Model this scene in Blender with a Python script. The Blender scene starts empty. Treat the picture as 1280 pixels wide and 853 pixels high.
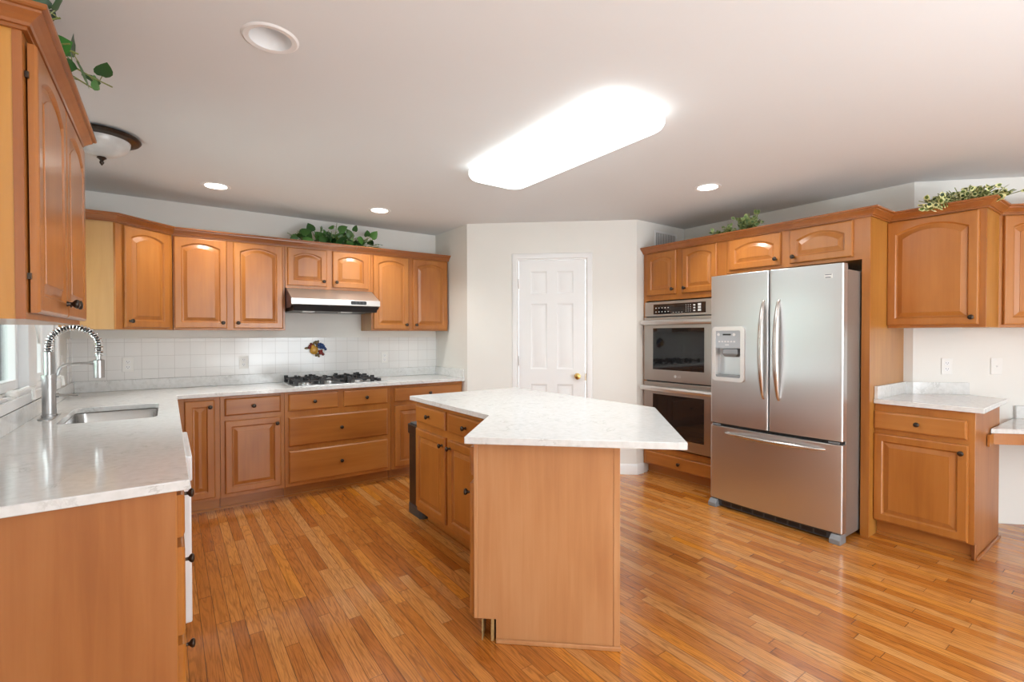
import bpy, bmesh, math, random
from mathutils import Vector, Matrix
from mathutils.geometry import tessellate_polygon

SC = bpy.context.scene
COL = SC.collection
random.seed(7)
rad = math.radians

# ------------------------------------------------------------------ camera
EYE = Vector((0, 0, 1.345))
def make_camera():
    yaw, pitch, roll, f = rad(35.396), rad(-0.727), rad(0.1015), 605.6
    fw = Vector((math.sin(yaw)*math.cos(pitch), math.cos(yaw)*math.cos(pitch), math.sin(pitch)))
    r = Vector((math.cos(yaw), -math.sin(yaw), 0))
    d = fw.cross(r)
    c, s = math.cos(roll), math.sin(roll)
    r2, d2 = c*r + s*d, -s*r + c*d
    m = Matrix((r2, -d2, -fw)).transposed().to_4x4()
    m.translation = EYE
    cd = bpy.data.cameras.new('camera')
    cd.sensor_fit = 'HORIZONTAL'
    cd.sensor_width = 36
    cd.lens = f/1280*36
    cd.clip_start = 0.02
    o = bpy.data.objects.new('camera', cd)
    COL.objects.link(o)
    o.matrix_world = m
    SC.camera = o
make_camera()

# ------------------------------------------------------------------ light, sky, exposure
SKY = 7.2
SKY_COL = (0.88, 0.95, 1.0)
TUBES = 8.0        # downward light of the fluorescent fixture
LAMP = 1.7          # fluorescent diffuser
CAN = 14.0          # recessed lamps
SC.view_settings.view_transform = 'Standard'
SC.view_settings.look = 'None'
SC.view_settings.gamma = 1
SC.view_settings.use_curve_mapping = False
SC.view_settings.exposure = 0.46

w = bpy.data.worlds.new('sky')
SC.world = w
w.use_nodes = True
nt = w.node_tree
bg = nt.nodes['Background']
bg.inputs['Color'].default_value = (*SKY_COL, 1)
bg.inputs['Strength'].default_value = SKY

def portal(name, loc, rot, sx, sy):
    l = bpy.data.lights.new(name, 'AREA')
    l.shape = 'RECTANGLE'
    l.size, l.size_y = sx, sy
    l.cycles.is_portal = True
    o = bpy.data.objects.new(name, l)
    COL.objects.link(o)
    o.location = loc
    o.rotation_euler = rot
portal('window_portal', (-0.78, 3.5, 1.6), (0, rad(-90), 0), 1.2, 1.6)
portal('patio_portal', (2.4, -3.35, 1.05), (rad(90), 0, 0), 1.8, 2.1)
# added fill lamp, aimed up behind the camera to brighten the ceiling evenly
fl = bpy.data.lights.new('bounce_flash', 'AREA')
fl.shape = 'DISK'; fl.size = 1.6; fl.energy = 100; fl.color = (0.88, 0.95, 1.0)
fo = bpy.data.objects.new('bounce_flash', fl); COL.objects.link(fo)
fo.location = (1.3, -1.8, 0.8); fo.rotation_euler = (rad(180), 0, 0)

# ------------------------------------------------------------------ materials
def new_mat(name):
    m = bpy.data.materials.new(name)
    m.use_nodes = True
    return m, m.node_tree, m.node_tree.nodes['Principled BSDF']

def ramp(nt, stops):
    r = nt.nodes.new('ShaderNodeValToRGB')
    el = r.color_ramp.elements
    while len(el) < len(stops):
        el.new(0.5)
    for e, (p, c) in zip(el, stops):
        e.position = p
        e.color = (*c, 1)
    return r

def srgb(r, g, b):
    def f(c):
        c /= 255
        return c/12.92 if c <= 0.04045 else ((c+0.055)/1.055)**2.4
    return (f(r), f(g), f(b))

def plain(name, col, rough=0.5, metal=0.0, noise=0.0, nscale=8, bump=0.0, coat=0.0):
    m, nt, b = new_mat(name)
    b.inputs['Roughness'].default_value = rough
    b.inputs['Metallic'].default_value = metal
    b.inputs['Coat Weight'].default_value = coat
    tc = nt.nodes.new('ShaderNodeTexCoord')
    n = nt.nodes.new('ShaderNodeTexNoise')
    n.inputs['Scale'].default_value = nscale
    n.inputs['Detail'].default_value = 4
    nt.links.new(tc.outputs['Object'], n.inputs['Vector'])
    k = 1-noise
    r = ramp(nt, [(0.35, tuple(c*k for c in col)), (0.65, col)])
    nt.links.new(n.outputs['Fac'], r.inputs['Fac'])
    nt.links.new(r.outputs['Color'], b.inputs['Base Color'])
    if bump:
        bp = nt.nodes.new('ShaderNodeBump')
        bp.inputs['Strength'].default_value = bump
        bp.inputs['Distance'].default_value = 0.002
        nt.links.new(n.outputs['Fac'], bp.inputs['Height'])
        nt.links.new(bp.outputs['Normal'], b.inputs['Normal'])
    return m

def wood(name, dark, mid, light, axis='z', rough=0.32, coat=0.35, grain=0.65):
    m, nt, b = new_mat(name)
    N, L = nt.nodes, nt.links
    tc = N.new('ShaderNodeTexCoord')
    oi = N.new('ShaderNodeObjectInfo')
    add = N.new('ShaderNodeVectorMath'); add.operation = 'ADD'
    sc = N.new('ShaderNodeVectorMath'); sc.operation = 'SCALE'
    sc.inputs[0].default_value = (7.3, 3.1, 5.7)
    L.new(oi.outputs['Random'], sc.inputs['Scale'])
    L.new(tc.outputs['Object'], add.inputs[0])
    L.new(sc.outputs['Vector'], add.inputs[1])
    mp = N.new('ShaderNodeMapping')
    s = {'z': (30, 30, 1.6), 'x': (1.6, 30, 30)}[axis]
    mp.inputs['Scale'].default_value = s
    L.new(add.outputs['Vector'], mp.inputs['Vector'])
    n1 = N.new('ShaderNodeTexNoise')
    n1.inputs['Scale'].default_value = 1.0
    n1.inputs['Detail'].default_value = 5
    n1.inputs['Roughness'].default_value = 0.6
    n1.inputs['Distortion'].default_value = 0.5
    L.new(mp.outputs['Vector'], n1.inputs['Vector'])
    n2 = N.new('ShaderNodeTexNoise')
    n2.inputs['Scale'].default_value = 2.6
    n2.inputs['Detail'].default_value = 3
    mp2 = N.new('ShaderNodeMapping')
    mp2.inputs['Scale'].default_value = {'z': (2, 2, 0.6), 'x': (0.6, 2, 2)}[axis]
    L.new(add.outputs['Vector'], mp2.inputs['Vector'])
    L.new(mp2.outputs['Vector'], n2.inputs['Vector'])
    mx = N.new('ShaderNodeMath'); mx.operation = 'MULTIPLY_ADD'
    mx.inputs[1].default_value = 0.45*grain
    L.new(n1.outputs['Fac'], mx.inputs[0])
    m2 = N.new('ShaderNodeMath'); m2.operation = 'MULTIPLY_ADD'
    m2.inputs[1].default_value = 0.55
    m2.inputs[2].default_value = 0.225*(1-grain)
    L.new(n2.outputs['Fac'], m2.inputs[0])
    L.new(m2.outputs['Value'], mx.inputs[2])
    # board to board tone
    m3 = N.new('ShaderNodeMath'); m3.operation = 'MULTIPLY_ADD'
    m3.inputs[1].default_value = 0.14
    L.new(oi.outputs['Random'], m3.inputs[0])
    m4 = N.new('ShaderNodeMath'); m4.operation = 'SUBTRACT'
    m4.inputs[1].default_value = 0.07
    L.new(mx.outputs['Value'], m3.inputs[2])
    L.new(m3.outputs['Value'], m4.inputs[0])
    r = ramp(nt, [(0.25, dark), (0.5, mid), (0.75, light)])
    L.new(m4.outputs['Value'], r.inputs['Fac'])
    L.new(r.outputs['Color'], b.inputs['Base Color'])
    b.inputs['Roughness'].default_value = rough
    b.inputs['Coat Weight'].default_value = coat
    b.inputs['Coat Roughness'].default_value = 0.22
    return m

def floor_mat():
    m, nt, b = new_mat('oak_strip_floor')
    N, L = nt.nodes, nt.links
    def mth(op, a, bb=None, c=None):
        n = N.new('ShaderNodeMath'); n.operation = op
        for i, v in enumerate((a, bb, c)):
            if v is None: continue
            if isinstance(v, (int, float)): n.inputs[i].default_value = v
            else: L.new(v, n.inputs[i])
        return n.outputs[0]
    tc = N.new('ShaderNodeTexCoord')
    sp = N.new('ShaderNodeSeparateXYZ')
    L.new(tc.outputs['Object'], sp.inputs[0])
    X, Y = sp.outputs['X'], sp.outputs['Y']
    W, LEN = 0.0572, 0.72
    xr = mth('DIVIDE', X, W)
    row = mth('FLOOR', xr)
    wn = N.new('ShaderNodeTexWhiteNoise'); wn.noise_dimensions = '1D'
    L.new(row, wn.inputs['W'])
    off = mth('MULTIPLY', wn.outputs['Value'], 9.0)
    # plank length differs from row to row
    ln = mth('MULTIPLY_ADD', wn.outputs['Value'], 0.5, LEN-0.2)
    yr = mth('ADD', mth('DIVIDE', Y, ln), off)
    col = mth('FLOOR', yr)
    cv = N.new('ShaderNodeCombineXYZ')
    L.new(row, cv.inputs[0]); L.new(col, cv.inputs[1])
    wp = N.new('ShaderNodeTexWhiteNoise'); wp.noise_dimensions = '2D'
    L.new(cv.outputs[0], wp.inputs['Vector'])
    r = ramp(nt, [(0.0, FLOOR_C[0]), (0.3, FLOOR_C[1]), (0.55, FLOOR_C[2]), (0.8, FLOOR_C[3]), (1.0, FLOOR_C[4])])
    L.new(wp.outputs['Value'], r.inputs['Fac'])
    # grain
    sh = N.new('ShaderNodeVectorMath'); sh.operation = 'SCALE'
    sh.inputs['Scale'].default_value = 17.0
    L.new(wp.outputs['Color'], sh.inputs[0])
    ad = N.new('ShaderNodeVectorMath'); ad.operation = 'ADD'
    L.new(tc.outputs['Object'], ad.inputs[0]); L.new(sh.outputs[0], ad.inputs[1])
    mp = N.new('ShaderNodeMapping'); mp.inputs['Scale'].default_value = (75, 4.5, 1)
    L.new(ad.outputs[0], mp.inputs['Vector'])
    n1 = N.new('ShaderNodeTexNoise'); n1.inputs['Scale'].default_value = 1.0
    n1.inputs['Detail'].default_value = 5; n1.inputs['Distortion'].default_value = 2.2
    n1.inputs['Roughness'].default_value = 0.62
    L.new(mp.outputs[0], n1.inputs['Vector'])
    g = ramp(nt, [(0.28, (0.55, 0.48, 0.42)), (0.5, (0.98, 0.98, 0.98)), (0.8, (1.12, 1.14, 1.16))])
    L.new(n1.outputs['Fac'], g.inputs['Fac'])
    mul = N.new('ShaderNodeMix'); mul.data_type = 'RGBA'; mul.blend_type = 'MULTIPLY'
    mul.inputs[0].default_value = 1.0
    L.new(r.outputs['Color'], mul.inputs[6]); L.new(g.outputs['Color'], mul.inputs[7])
    mpr = N.new('ShaderNodeMapping'); mpr.inputs['Scale'].default_value = (17, 1.1, 1)
    L.new(ad.outputs[0], mpr.inputs['Vector'])
    nr = N.new('ShaderNodeTexNoise'); nr.inputs['Scale'].default_value = 1.0; nr.inputs['Detail'].default_value = 1.5
    L.new(mpr.outputs[0], nr.inputs['Vector'])
    ring = mth('SINE', mth('MULTIPLY', nr.outputs['Fac'], 95.0))
    rg = N.new('ShaderNodeMapRange')
    rg.inputs['From Min'].default_value = 0.2; rg.inputs['From Max'].default_value = 1.0
    rg.inputs['To Min'].default_value = 1.0; rg.inputs['To Max'].default_value = 0.74
    L.new(ring, rg.inputs['Value'])
    mulr = N.new('ShaderNodeMix'); mulr.data_type = 'RGBA'; mulr.blend_type = 'MULTIPLY'
    mulr.inputs[0].default_value = 1.0
    L.new(mul.outputs[2], mulr.inputs[6]); L.new(rg.outputs[0], mulr.inputs[7])
    # worn greyer patches
    n2 = N.new('ShaderNodeTexNoise'); n2.inputs['Scale'].default_value = 1.3; n2.inputs['Detail'].default_value = 3
    L.new(tc.outputs['Object'], n2.inputs['Vector'])
    # seams
    fx = mth('FRACT', xr); fy = mth('FRACT', yr)
    ex = mth('MINIMUM', fx, mth('SUBTRACT', 1.0, fx))
    ey = mth('MULTIPLY', mth('MINIMUM', fy, mth('SUBTRACT', 1.0, fy)), LEN/W)
    e = mth('MINIMUM', ex, ey)
    seam = N.new('ShaderNodeMapRange')
    seam.inputs['From Min'].default_value = 0.008; seam.inputs['From Max'].default_value = 0.035
    seam.inputs['To Min'].default_value = 0.28; seam.inputs['To Max'].default_value = 1.0
    L.new(e, seam.inputs['Value'])
    mul2 = N.new('ShaderNodeMix'); mul2.data_type = 'RGBA'; mul2.blend_type = 'MULTIPLY'
    mul2.inputs[0].default_value = 1.0
    L.new(mulr.outputs[2], mul2.inputs[6]); L.new(seam.outputs[0], mul2.inputs[7])
    L.new(mul2.outputs[2], b.inputs['Base Color'])
    rr = N.new('ShaderNodeMapRange')
    rr.inputs['To Min'].default_value = 0.17; rr.inputs['To Max'].default_value = 0.28
    L.new(n2.outputs['Fac'], rr.inputs['Value'])
    L.new(rr.outputs[0], b.inputs['Roughness'])
    b.inputs['Coat Weight'].default_value = 0.5
    b.inputs['Coat Roughness'].default_value = 0.09
    bp = N.new('ShaderNodeBump'); bp.inputs['Strength'].default_value = 0.25; bp.inputs['Distance'].default_value = 0.001
    L.new(seam.outputs[0], bp.inputs['Height'])
    L.new(bp.outputs[0], b.inputs['Normal'])
    return m

def quartz_mat(name='white_quartz'):
    m, nt, b = new_mat(name)
    N, L = nt.nodes, nt.links
    tc = N.new('ShaderNodeTexCoord')
    n1 = N.new('ShaderNodeTexNoise'); n1.inputs['Scale'].default_value = 5; n1.inputs['Detail'].default_value = 9
    n1.inputs['Roughness'].default_value = 0.65; n1.inputs['Distortion'].default_value = 1.6
    L.new(tc.outputs['Object'], n1.inputs['Vector'])
    r1 = ramp(nt, [(0.475, (1, 1, 1)), (0.5, (0.75, 0.745, 0.73)), (0.525, (1, 1, 1))])
    L.new(n1.outputs['Fac'], r1.inputs['Fac'])
    n2 = N.new('ShaderNodeTexNoise'); n2.inputs['Scale'].default_value = 38; n2.inputs['Detail'].default_value = 5
    L.new(tc.outputs['Object'], n2.inputs['Vector'])
    r2 = ramp(nt, [(0.3, (0.9, 0.9, 0.89)), (0.6, (1, 1, 1))])
    L.new(n2.outputs['Fac'], r2.inputs['Fac'])
    # patchy mask so the veins break up
    n3 = N.new('ShaderNodeTexNoise'); n3.inputs['Scale'].default_value = 9; n3.inputs['Detail'].default_value = 2
    L.new(tc.outputs['Object'], n3.inputs['Vector'])
    r3 = ramp(nt, [(0.5, (0, 0, 0)), (0.68, (1, 1, 1))])
    L.new(n3.outputs['Fac'], r3.inputs['Fac'])
    mx = N.new('ShaderNodeMix'); mx.data_type = 'RGBA'; mx.blend_type = 'MULTIPLY'
    L.new(r3.outputs['Color'], mx.inputs[0])
    mx.inputs[6].default_value = (*QUARTZ_C, 1)
    L.new(r1.outputs['Color'], mx.inputs[7])
    mx2 = N.new('ShaderNodeMix'); mx2.data_type = 'RGBA'; mx2.blend_type = 'MULTIPLY'
    mx2.inputs[0].default_value = 1
    L.new(mx.outputs[2], mx2.inputs[6]); L.new(r2.outputs['Color'], mx2.inputs[7])
    L.new(mx2.outputs[2], b.inputs['Base Color'])
    b.inputs['Roughness'].default_value = 0.1
    return m

def tile_mat():
    m, nt, b = new_mat('white_square_tile')
    N, L = nt.nodes, nt.links
    tc = N.new('ShaderNodeTexCoord')
    sp = N.new('ShaderNodeSeparateXYZ'); L.new(tc.outputs['Object'], sp.inputs[0])
    cb = N.new('ShaderNodeCombineXYZ')
    sub = N.new('ShaderNodeMath'); sub.operation = 'SUBTRACT'
    L.new(sp.outputs['X'], sub.inputs[0]); L.new(sp.outputs['Y'], sub.inputs[1])
    ofx = N.new('ShaderNodeMath'); ofx.operation = 'ADD'; ofx.inputs[1].default_value = 10.0
    L.new(sub.outputs[0], ofx.inputs[0])
    L.new(ofx.outputs[0], cb.inputs[0]); L.new(sp.outputs['Z'], cb.inputs[1])
    br = N.new('ShaderNodeTexBrick')
    br.offset = 0.0
    br.squash = 1.0
    br.inputs['Scale'].default_value = 1.0
    br.inputs['Brick Width'].default_value = 0.108
    br.inputs['Row Height'].default_value = 0.1075
    br.inputs['Mortar Size'].default_value = 0.0016
    br.inputs['Mortar Smooth'].default_value = 0.3
    br.inputs['Color1'].default_value = (*TILE_C, 1)
    br.inputs['Color2'].default_value = (*[c*0.97 for c in TILE_C], 1)
    br.inputs['Mortar'].default_value = (0.60, 0.59, 0.57, 1)
    L.new(cb.outputs[0], br.inputs['Vector'])
    L.new(br.outputs['Color'], b.inputs['Base Color'])
    b.inputs['Roughness'].default_value = 0.12
    bp = N.new('ShaderNodeBump'); bp.inputs['Strength'].default_value = 0.3; bp.inputs['Distance'].default_value = 0.001
    bp.invert = True
    L.new(br.outputs['Fac'], bp.inputs['Height']); L.new(bp.outputs[0], b.inputs['Normal'])
    return m

def steel(name, col, rough, axis='x', aniso=0.6):
    m, nt, b = new_mat(name)
    N, L = nt.nodes, nt.links
    tc = N.new('ShaderNodeTexCoord')
    mp = N.new('ShaderNodeMapping')
    mp.inputs['Scale'].default_value = (2, 2, 700) if axis == 'x' else (700, 700, 2)
    L.new(tc.outputs['Object'], mp.inputs['Vector'])
    n = N.new('ShaderNodeTexNoise'); n.inputs['Scale'].default_value = 1; n.inputs['Detail'].default_value = 2
    L.new(mp.outputs[0], n.inputs['Vector'])
    r = ramp(nt, [(0.3, tuple(c*0.985 for c in col)), (0.7, col)])
    L.new(n.outputs['Fac'], r.inputs['Fac'])
    L.new(r.outputs['Color'], b.inputs['Base Color'])
    b.inputs['Metallic'].default_value = 1
    b.inputs['Roughness'].default_value = rough
    b.inputs['Anisotropic'].default_value = aniso
    tg = N.new('ShaderNodeTangent'); tg.direction_type = 'RADIAL'; tg.axis = 'Z'
    if aniso: L.new(tg.outputs[0], b.inputs['Tangent'])
    return m

def leaf_mat(name, c1, c2, edge=None):
    m, nt, b = new_mat(name)
    N, L = nt.nodes, nt.links
    g = N.new('ShaderNodeNewGeometry')
    r = ramp(nt, [(0.0, c1), (1.0, c2)])
    L.new(g.outputs['Random Per Island'], r.inputs['Fac'])
    out = r.outputs['Color']
    if edge:
        uv = N.new('ShaderNodeUVMap'); uv.uv_map = 'leaf'
        ln = N.new('ShaderNodeVectorMath'); ln.operation = 'LENGTH'
        L.new(uv.outputs[0], ln.inputs[0])
        nz = N.new('ShaderNodeTexNoise'); nz.inputs['Scale'].default_value = 40
        tc = N.new('ShaderNodeTexCoord'); L.new(tc.outputs['Object'], nz.inputs['Vector'])
        ad = N.new('ShaderNodeMath'); ad.operation = 'MULTIPLY_ADD'; ad.inputs[1].default_value = 0.7
        L.new(nz.outputs['Fac'], ad.inputs[0]); L.new(ln.outputs['Value'], ad.inputs[2])
        rr = ramp(nt, [(0.85, (0, 0, 0)), (1.0, (1, 1, 1))])
        L.new(ad.outputs[0], rr.inputs['Fac'])
        mx = N.new('ShaderNodeMix'); mx.data_type = 'RGBA'
        L.new(rr.outputs['Color'], mx.inputs[0]); L.new(out, mx.inputs[6])
        mx.inputs[7].default_value = (*edge, 1)
        out = mx.outputs[2]
    L.new(out, b.inputs['Base Color'])
    b.inputs['Roughness'].default_value = 0.4
    return m

def emit(name, col, strength):
    m, nt, b = new_mat(name)
    b.inputs['Base Color'].default_value = (0.8, 0.8, 0.8, 1)
    b.inputs['Emission Color'].default_value = (*col, 1)
    b.inputs['Emission Strength'].default_value = strength
    return m

def glass_mat(name, tint=(1, 1, 1)):
    m, nt, b = new_mat(name)
    N, L = nt.nodes, nt.links
    t = N.new('ShaderNodeBsdfTransparent'); t.inputs[0].default_value = (*tint, 1)
    gl = N.new('ShaderNodeBsdfGlossy'); gl.inputs['Roughness'].default_value = 0.02
    fr = N.new('ShaderNodeFresnel'); fr.inputs[0].default_value = 1.45
    mx = N.new('ShaderNodeMixShader')
    L.new(fr.outputs[0], mx.inputs[0]); L.new(t.outputs[0], mx.inputs[1]); L.new(gl.outputs[0], mx.inputs[2])
    L.new(mx.outputs[0], nt.nodes['Material Output'].inputs[0])
    return m

FLOOR_C = [srgb(176, 102, 36), srgb(192, 118, 46), srgb(202, 130, 58), srgb(212, 150, 84), srgb(216, 136, 40)]
QUARTZ_C = (0.78, 0.785, 0.775)
TILE_C = (0.80, 0.795, 0.78)
M = {}
M['floor'] = floor_mat()
M['wall'] = plain('wall_paint', (0.80, 0.785, 0.745), 0.7, noise=0.015, nscale=3)
M['ceiling'] = plain('ceiling_paint', (0.755, 0.775, 0.785), 0.8, noise=0.01, nscale=2)
M['white'] = plain('white_trim_paint', (0.84, 0.84, 0.84), 0.35, noise=0.01)
M['white_plastic'] = plain('white_plastic', (0.82, 0.81, 0.78), 0.35, noise=0.01)
WD = (srgb(144, 82, 28), srgb(173, 107, 43), srgb(190, 126, 60))
M['wood'] = wood('honey_wood_upright', *WD, axis='z')
M['wood_h'] = wood('honey_wood_level', *WD, axis='x')
M['crown'] = wood('honey_wood_moulding', srgb(128, 70, 26), srgb(152, 89, 38), srgb(170, 106, 52), axis='x')
M['stile'] = wood('reddish_stile', srgb(128, 68, 28), srgb(150, 86, 38), srgb(166, 102, 50), axis='z')
M['veneer'] = wood('veneer_side', srgb(164, 106, 42), srgb(182, 124, 52), srgb(196, 140, 66), axis='z', grain=0.9)
M['pale_veneer'] = wood('pale_maple_veneer', srgb(180, 132, 74), srgb(194, 148, 88), srgb(206, 160, 102), axis='z', grain=0.8)
M['end_laminate'] = wood('end_panel_laminate', srgb(146, 86, 42), srgb(166, 104, 54), srgb(180, 120, 68), axis='z', grain=1.0, rough=0.4, coat=0.1)  # darker copy of the panel surface, shade at the left end put into colour
M['laminate'] = wood('island_laminate', srgb(174, 116, 72), srgb(194, 138, 90), srgb(206, 154, 108), axis='z', grain=1.0, rough=0.4, coat=0.1)  # lighter copy of the same surface, light on the island end put into colour
M['quartz'] = quartz_mat()
M['tile'] = tile_mat()
M['steel'] = steel('brushed_steel', (0.66, 0.67, 0.68), 0.35, 'x', 0.5)
M['steel_side'] = plain('grey_side_panel', (0.36, 0.33, 0.30), 0.4, metal=0.6, noise=0.04, nscale=60)
M['chrome'] = plain('satin_nickel', (0.70, 0.695, 0.69), 0.3, metal=1.0)
M['faucet'] = plain('faucet_brushed_steel', (0.50, 0.50, 0.50), 0.32, metal=1.0)
M['handle'] = plain('handle_steel', (0.56, 0.53, 0.50), 0.26, metal=1.0)
M['oven_steel'] = steel('oven_brushed_steel', (0.50, 0.475, 0.45), 0.3, 'x', 0.5)
M['polished'] = plain('polished_chrome', (0.82, 0.83, 0.84), 0.08, metal=1.0)
M['basin'] = steel('basin_steel', (0.55, 0.54, 0.53), 0.26, 'x', 0.0)
M['bronze'] = plain('dark_bronze', (0.07, 0.055, 0.045), 0.28, metal=0.9, noise=0.2, nscale=90)
M['iron'] = plain('black_cast_iron', (0.012, 0.012, 0.013), 0.42, noise=0.2, nscale=60)
M['black'] = plain('black_plastic', (0.012, 0.012, 0.013), 0.35)
M['black_glass'] = plain('black_glass', (0.012, 0.012, 0.013), 0.04, coat=0.5)
M['dark_gap'] = plain('dark_rubber', (0.01, 0.01, 0.01), 0.7)
M['grey'] = plain('grey_plastic', (0.22, 0.23, 0.24), 0.4)
M['dark_grey'] = plain('dark_grey_plastic', (0.06, 0.065, 0.07), 0.45)
M['light_grey'] = plain('light_grey_plastic', (0.42, 0.45, 0.48), 0.35)
M['silver'] = plain('silver_bezel', (0.75, 0.73, 0.71), 0.3, metal=0.4)
M['band'] = plain('hood_band_steel', (0.58, 0.56, 0.53), 0.3, metal=0.75)
M['maroon'] = plain('hood_side_enamel', (0.055, 0.028, 0.03), 0.3)
M['brass'] = plain('polished_brass', (0.62, 0.42, 0.14), 0.15, metal=1.0)
M['bin'] = plain('brown_bin_metal', (0.06, 0.042, 0.03), 0.32, metal=0.6)
M['lamp'] = emit('fluorescent_diffuser', (0.95, 1.0, 0.99), LAMP)
M['can'] = emit('recessed_lamp_glow', (1.0, 0.95, 0.86), CAN)
M['frost'] = plain('alabaster_glass', (0.72, 0.72, 0.70), 0.3, noise=0.25, nscale=9)
M['glass'] = glass_mat('window_glass', (0.97, 1.0, 0.98))
M['leaf'] = leaf_mat('pothos_leaf', srgb(24, 62, 24), srgb(78, 128, 52))
M['leaf_dark'] = leaf_mat('ivy_leaf_dark', srgb(20, 52, 30), srgb(64, 122, 50))
M['leaf_mix'] = leaf_mat('variegated_small_leaf', srgb(30, 60, 34), srgb(96, 130, 70), srgb(150, 165, 110))
M['leaf_var'] = leaf_mat('variegated_leaf', srgb(26, 52, 26), srgb(92, 118, 46), srgb(222, 222, 160))
M['stem'] = plain('green_stem', srgb(120, 130, 70), 0.5)
M['lawn'] = plain('pale_paving', (0.55, 0.56, 0.52), 0.9, noise=0.2, nscale=3)  # ground outside, made pale to throw more light up through the window
M['hedge'] = plain('hedge_green', (0.10, 0.20, 0.08), 0.9, noise=0.5, nscale=5)
M['ochre'] = plain('ochre_glaze', srgb(214, 160, 62), 0.25, noise=0.3, nscale=40)
M['blue'] = plain('blue_glaze', srgb(44, 74, 130), 0.25, noise=0.3, nscale=60)
M['red'] = plain('red_glaze', srgb(140, 48, 40), 0.25, noise=0.3, nscale=60)
M['olive'] = plain('brown_green_glaze', srgb(120, 100, 62), 0.3, noise=0.4, nscale=50)
M['print'] = plain('pale_print', (0.7, 0.7, 0.7), 0.5)
M['blue_ink'] = plain('badge_ink', (0.05, 0.07, 0.12), 0.4)
M['raw'] = plain('raw_particle_board', srgb(186, 150, 96), 0.8, noise=0.2, nscale=60)

# ------------------------------------------------------------------ mesh builder
class MB:
    def __init__(s):
        s.v, s.f, s.uv = [], [], None
    def add(s, vs, fs):
        n = len(s.v)
        s.v += [tuple(p) for p in vs]
        s.f += [[n+i for i in f] for f in fs]
        return s
    def box(s, x0, x1, y0, y1, z0, z1):
        vs = [(x, y, z) for z in (z0, z1) for y in (y0, y1) for x in (x0, x1)]
        return s.add(vs, [(0, 2, 3, 1), (4, 5, 7, 6), (0, 1, 5, 4), (1, 3, 7, 5), (3, 2, 6, 7), (2, 0, 4, 6)])
    def prism(s, poly, z0, z1, holes=()):
        loops = [list(poly)] + [list(h) for h in holes]
        flat = [p for lp in loops for p in lp]
        tris = tessellate_polygon([[Vector((p[0], p[1], 0)) for p in lp] for lp in loops])
        n = len(flat)
        vs = [(p[0], p[1], z0) for p in flat] + [(p[0], p[1], z1) for p in flat]
        fs = []
        if holes:
            for t in tris:
                fs.append([i+n for i in t]); fs.append(list(reversed(t)))
        else:
            fs.append([i+n for i in range(n)]); fs.append(list(reversed(range(n))))
        st = 0
        for lp in loops:
            k = len(lp)
            for i in range(k):
                a, b = st+i, st+(i+1) % k
                fs.append([a, b, b+n, a+n])
            st += k
        return s.add(vs, fs)
    def rings(s, rings, close=True, cap0=False, cap1=False):
        n = len(rings[0])
        vs = [p for r in rings for p in r]
        fs = []
        for i in range(len(rings)-1):
            for j in range(n if close else n-1):
                a, b = i*n+j, i*n+(j+1) % n
                fs.append([a, b, b+n, a+n])
        if cap0: fs.append(list(reversed(range(n))))
        if cap1: fs.append([(len(rings)-1)*n+i for i in range(n)])
        return s.add(vs, fs)
    def lathe(s, prof, n=20, c=(0, 0, 0), axis='z', cap0=True, cap1=True):
        rs = []
        for r, h in prof:
            ring = []
            for k in range(n):
                a = 2*math.pi*k/n
                u, v = r*math.cos(a), r*math.sin(a)
                p = {'z': (u, v, h), 'y': (u, -h, v), 'x': (h, u, v)}[axis]
                ring.append((c[0]+p[0], c[1]+p[1], c[2]+p[2]))
            rs.append(ring)
        return s.rings(rs, True, cap0, cap1)
    def tube(s, path, r, n=10, cap=True, flat=None):
        P = [Vector(p) for p in path]
        rs = []
        up = None
        for i, p in enumerate(P):
            t = (P[min(i+1, len(P)-1)] - P[max(i-1, 0)]).normalized()
            if up is None:
                up = t.cross(Vector((0, 0, 1)))
                if up.length < 1e-3: up = t.cross(Vector((0, 1, 0)))
                up.normalize()
            up = (up - t*up.dot(t)).normalized()
            w = t.cross(up)
            rr = r[i] if isinstance(r, (list, tuple)) else r
            fl = flat or 1.0
            rs.append([p + rr*(math.cos(2*math.pi*k/n)*up + fl*math.sin(2*math.pi*k/n)*w) for k in range(n)])
        return s.rings(rs, True, cap, cap)
    def sphere(s, c, r, sx=1, sy=1, sz=1, n=12, m=8):
        pr = []
        rs = []
        for i in range(m+1):
            a = -math.pi/2 + math.pi*i/m
            q = max(math.cos(a), 0.02)
            rs.append([(c[0]+sx*r*q*math.cos(2*math.pi*k/n), c[1]+sy*r*q*math.sin(2*math.pi*k/n), c[2]+sz*r*math.sin(a)) for k in range(n)])
        return s.rings(rs, True, True, True)
    def mesh(s, name, mat, smooth=35):
        me = bpy.data.meshes.new(name)
        me.from_pydata(s.v, [], s.f)
        bm = bmesh.new(); bm.from_mesh(me)
        bmesh.ops.recalc_face_normals(bm, faces=bm.faces)
        bm.to_mesh(me); bm.free()
        if s.uv:
            ul = me.uv_layers.new(name='leaf')
            for lp in me.loops: ul.data[lp.index].uv = s.uv[lp.vertex_index]
        me.materials.append(mat)
        if smooth:
            me.shade_smooth() if hasattr(me, 'shade_smooth') else None
            me.set_sharp_from_angle(angle=rad(smooth))
        return me

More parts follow.
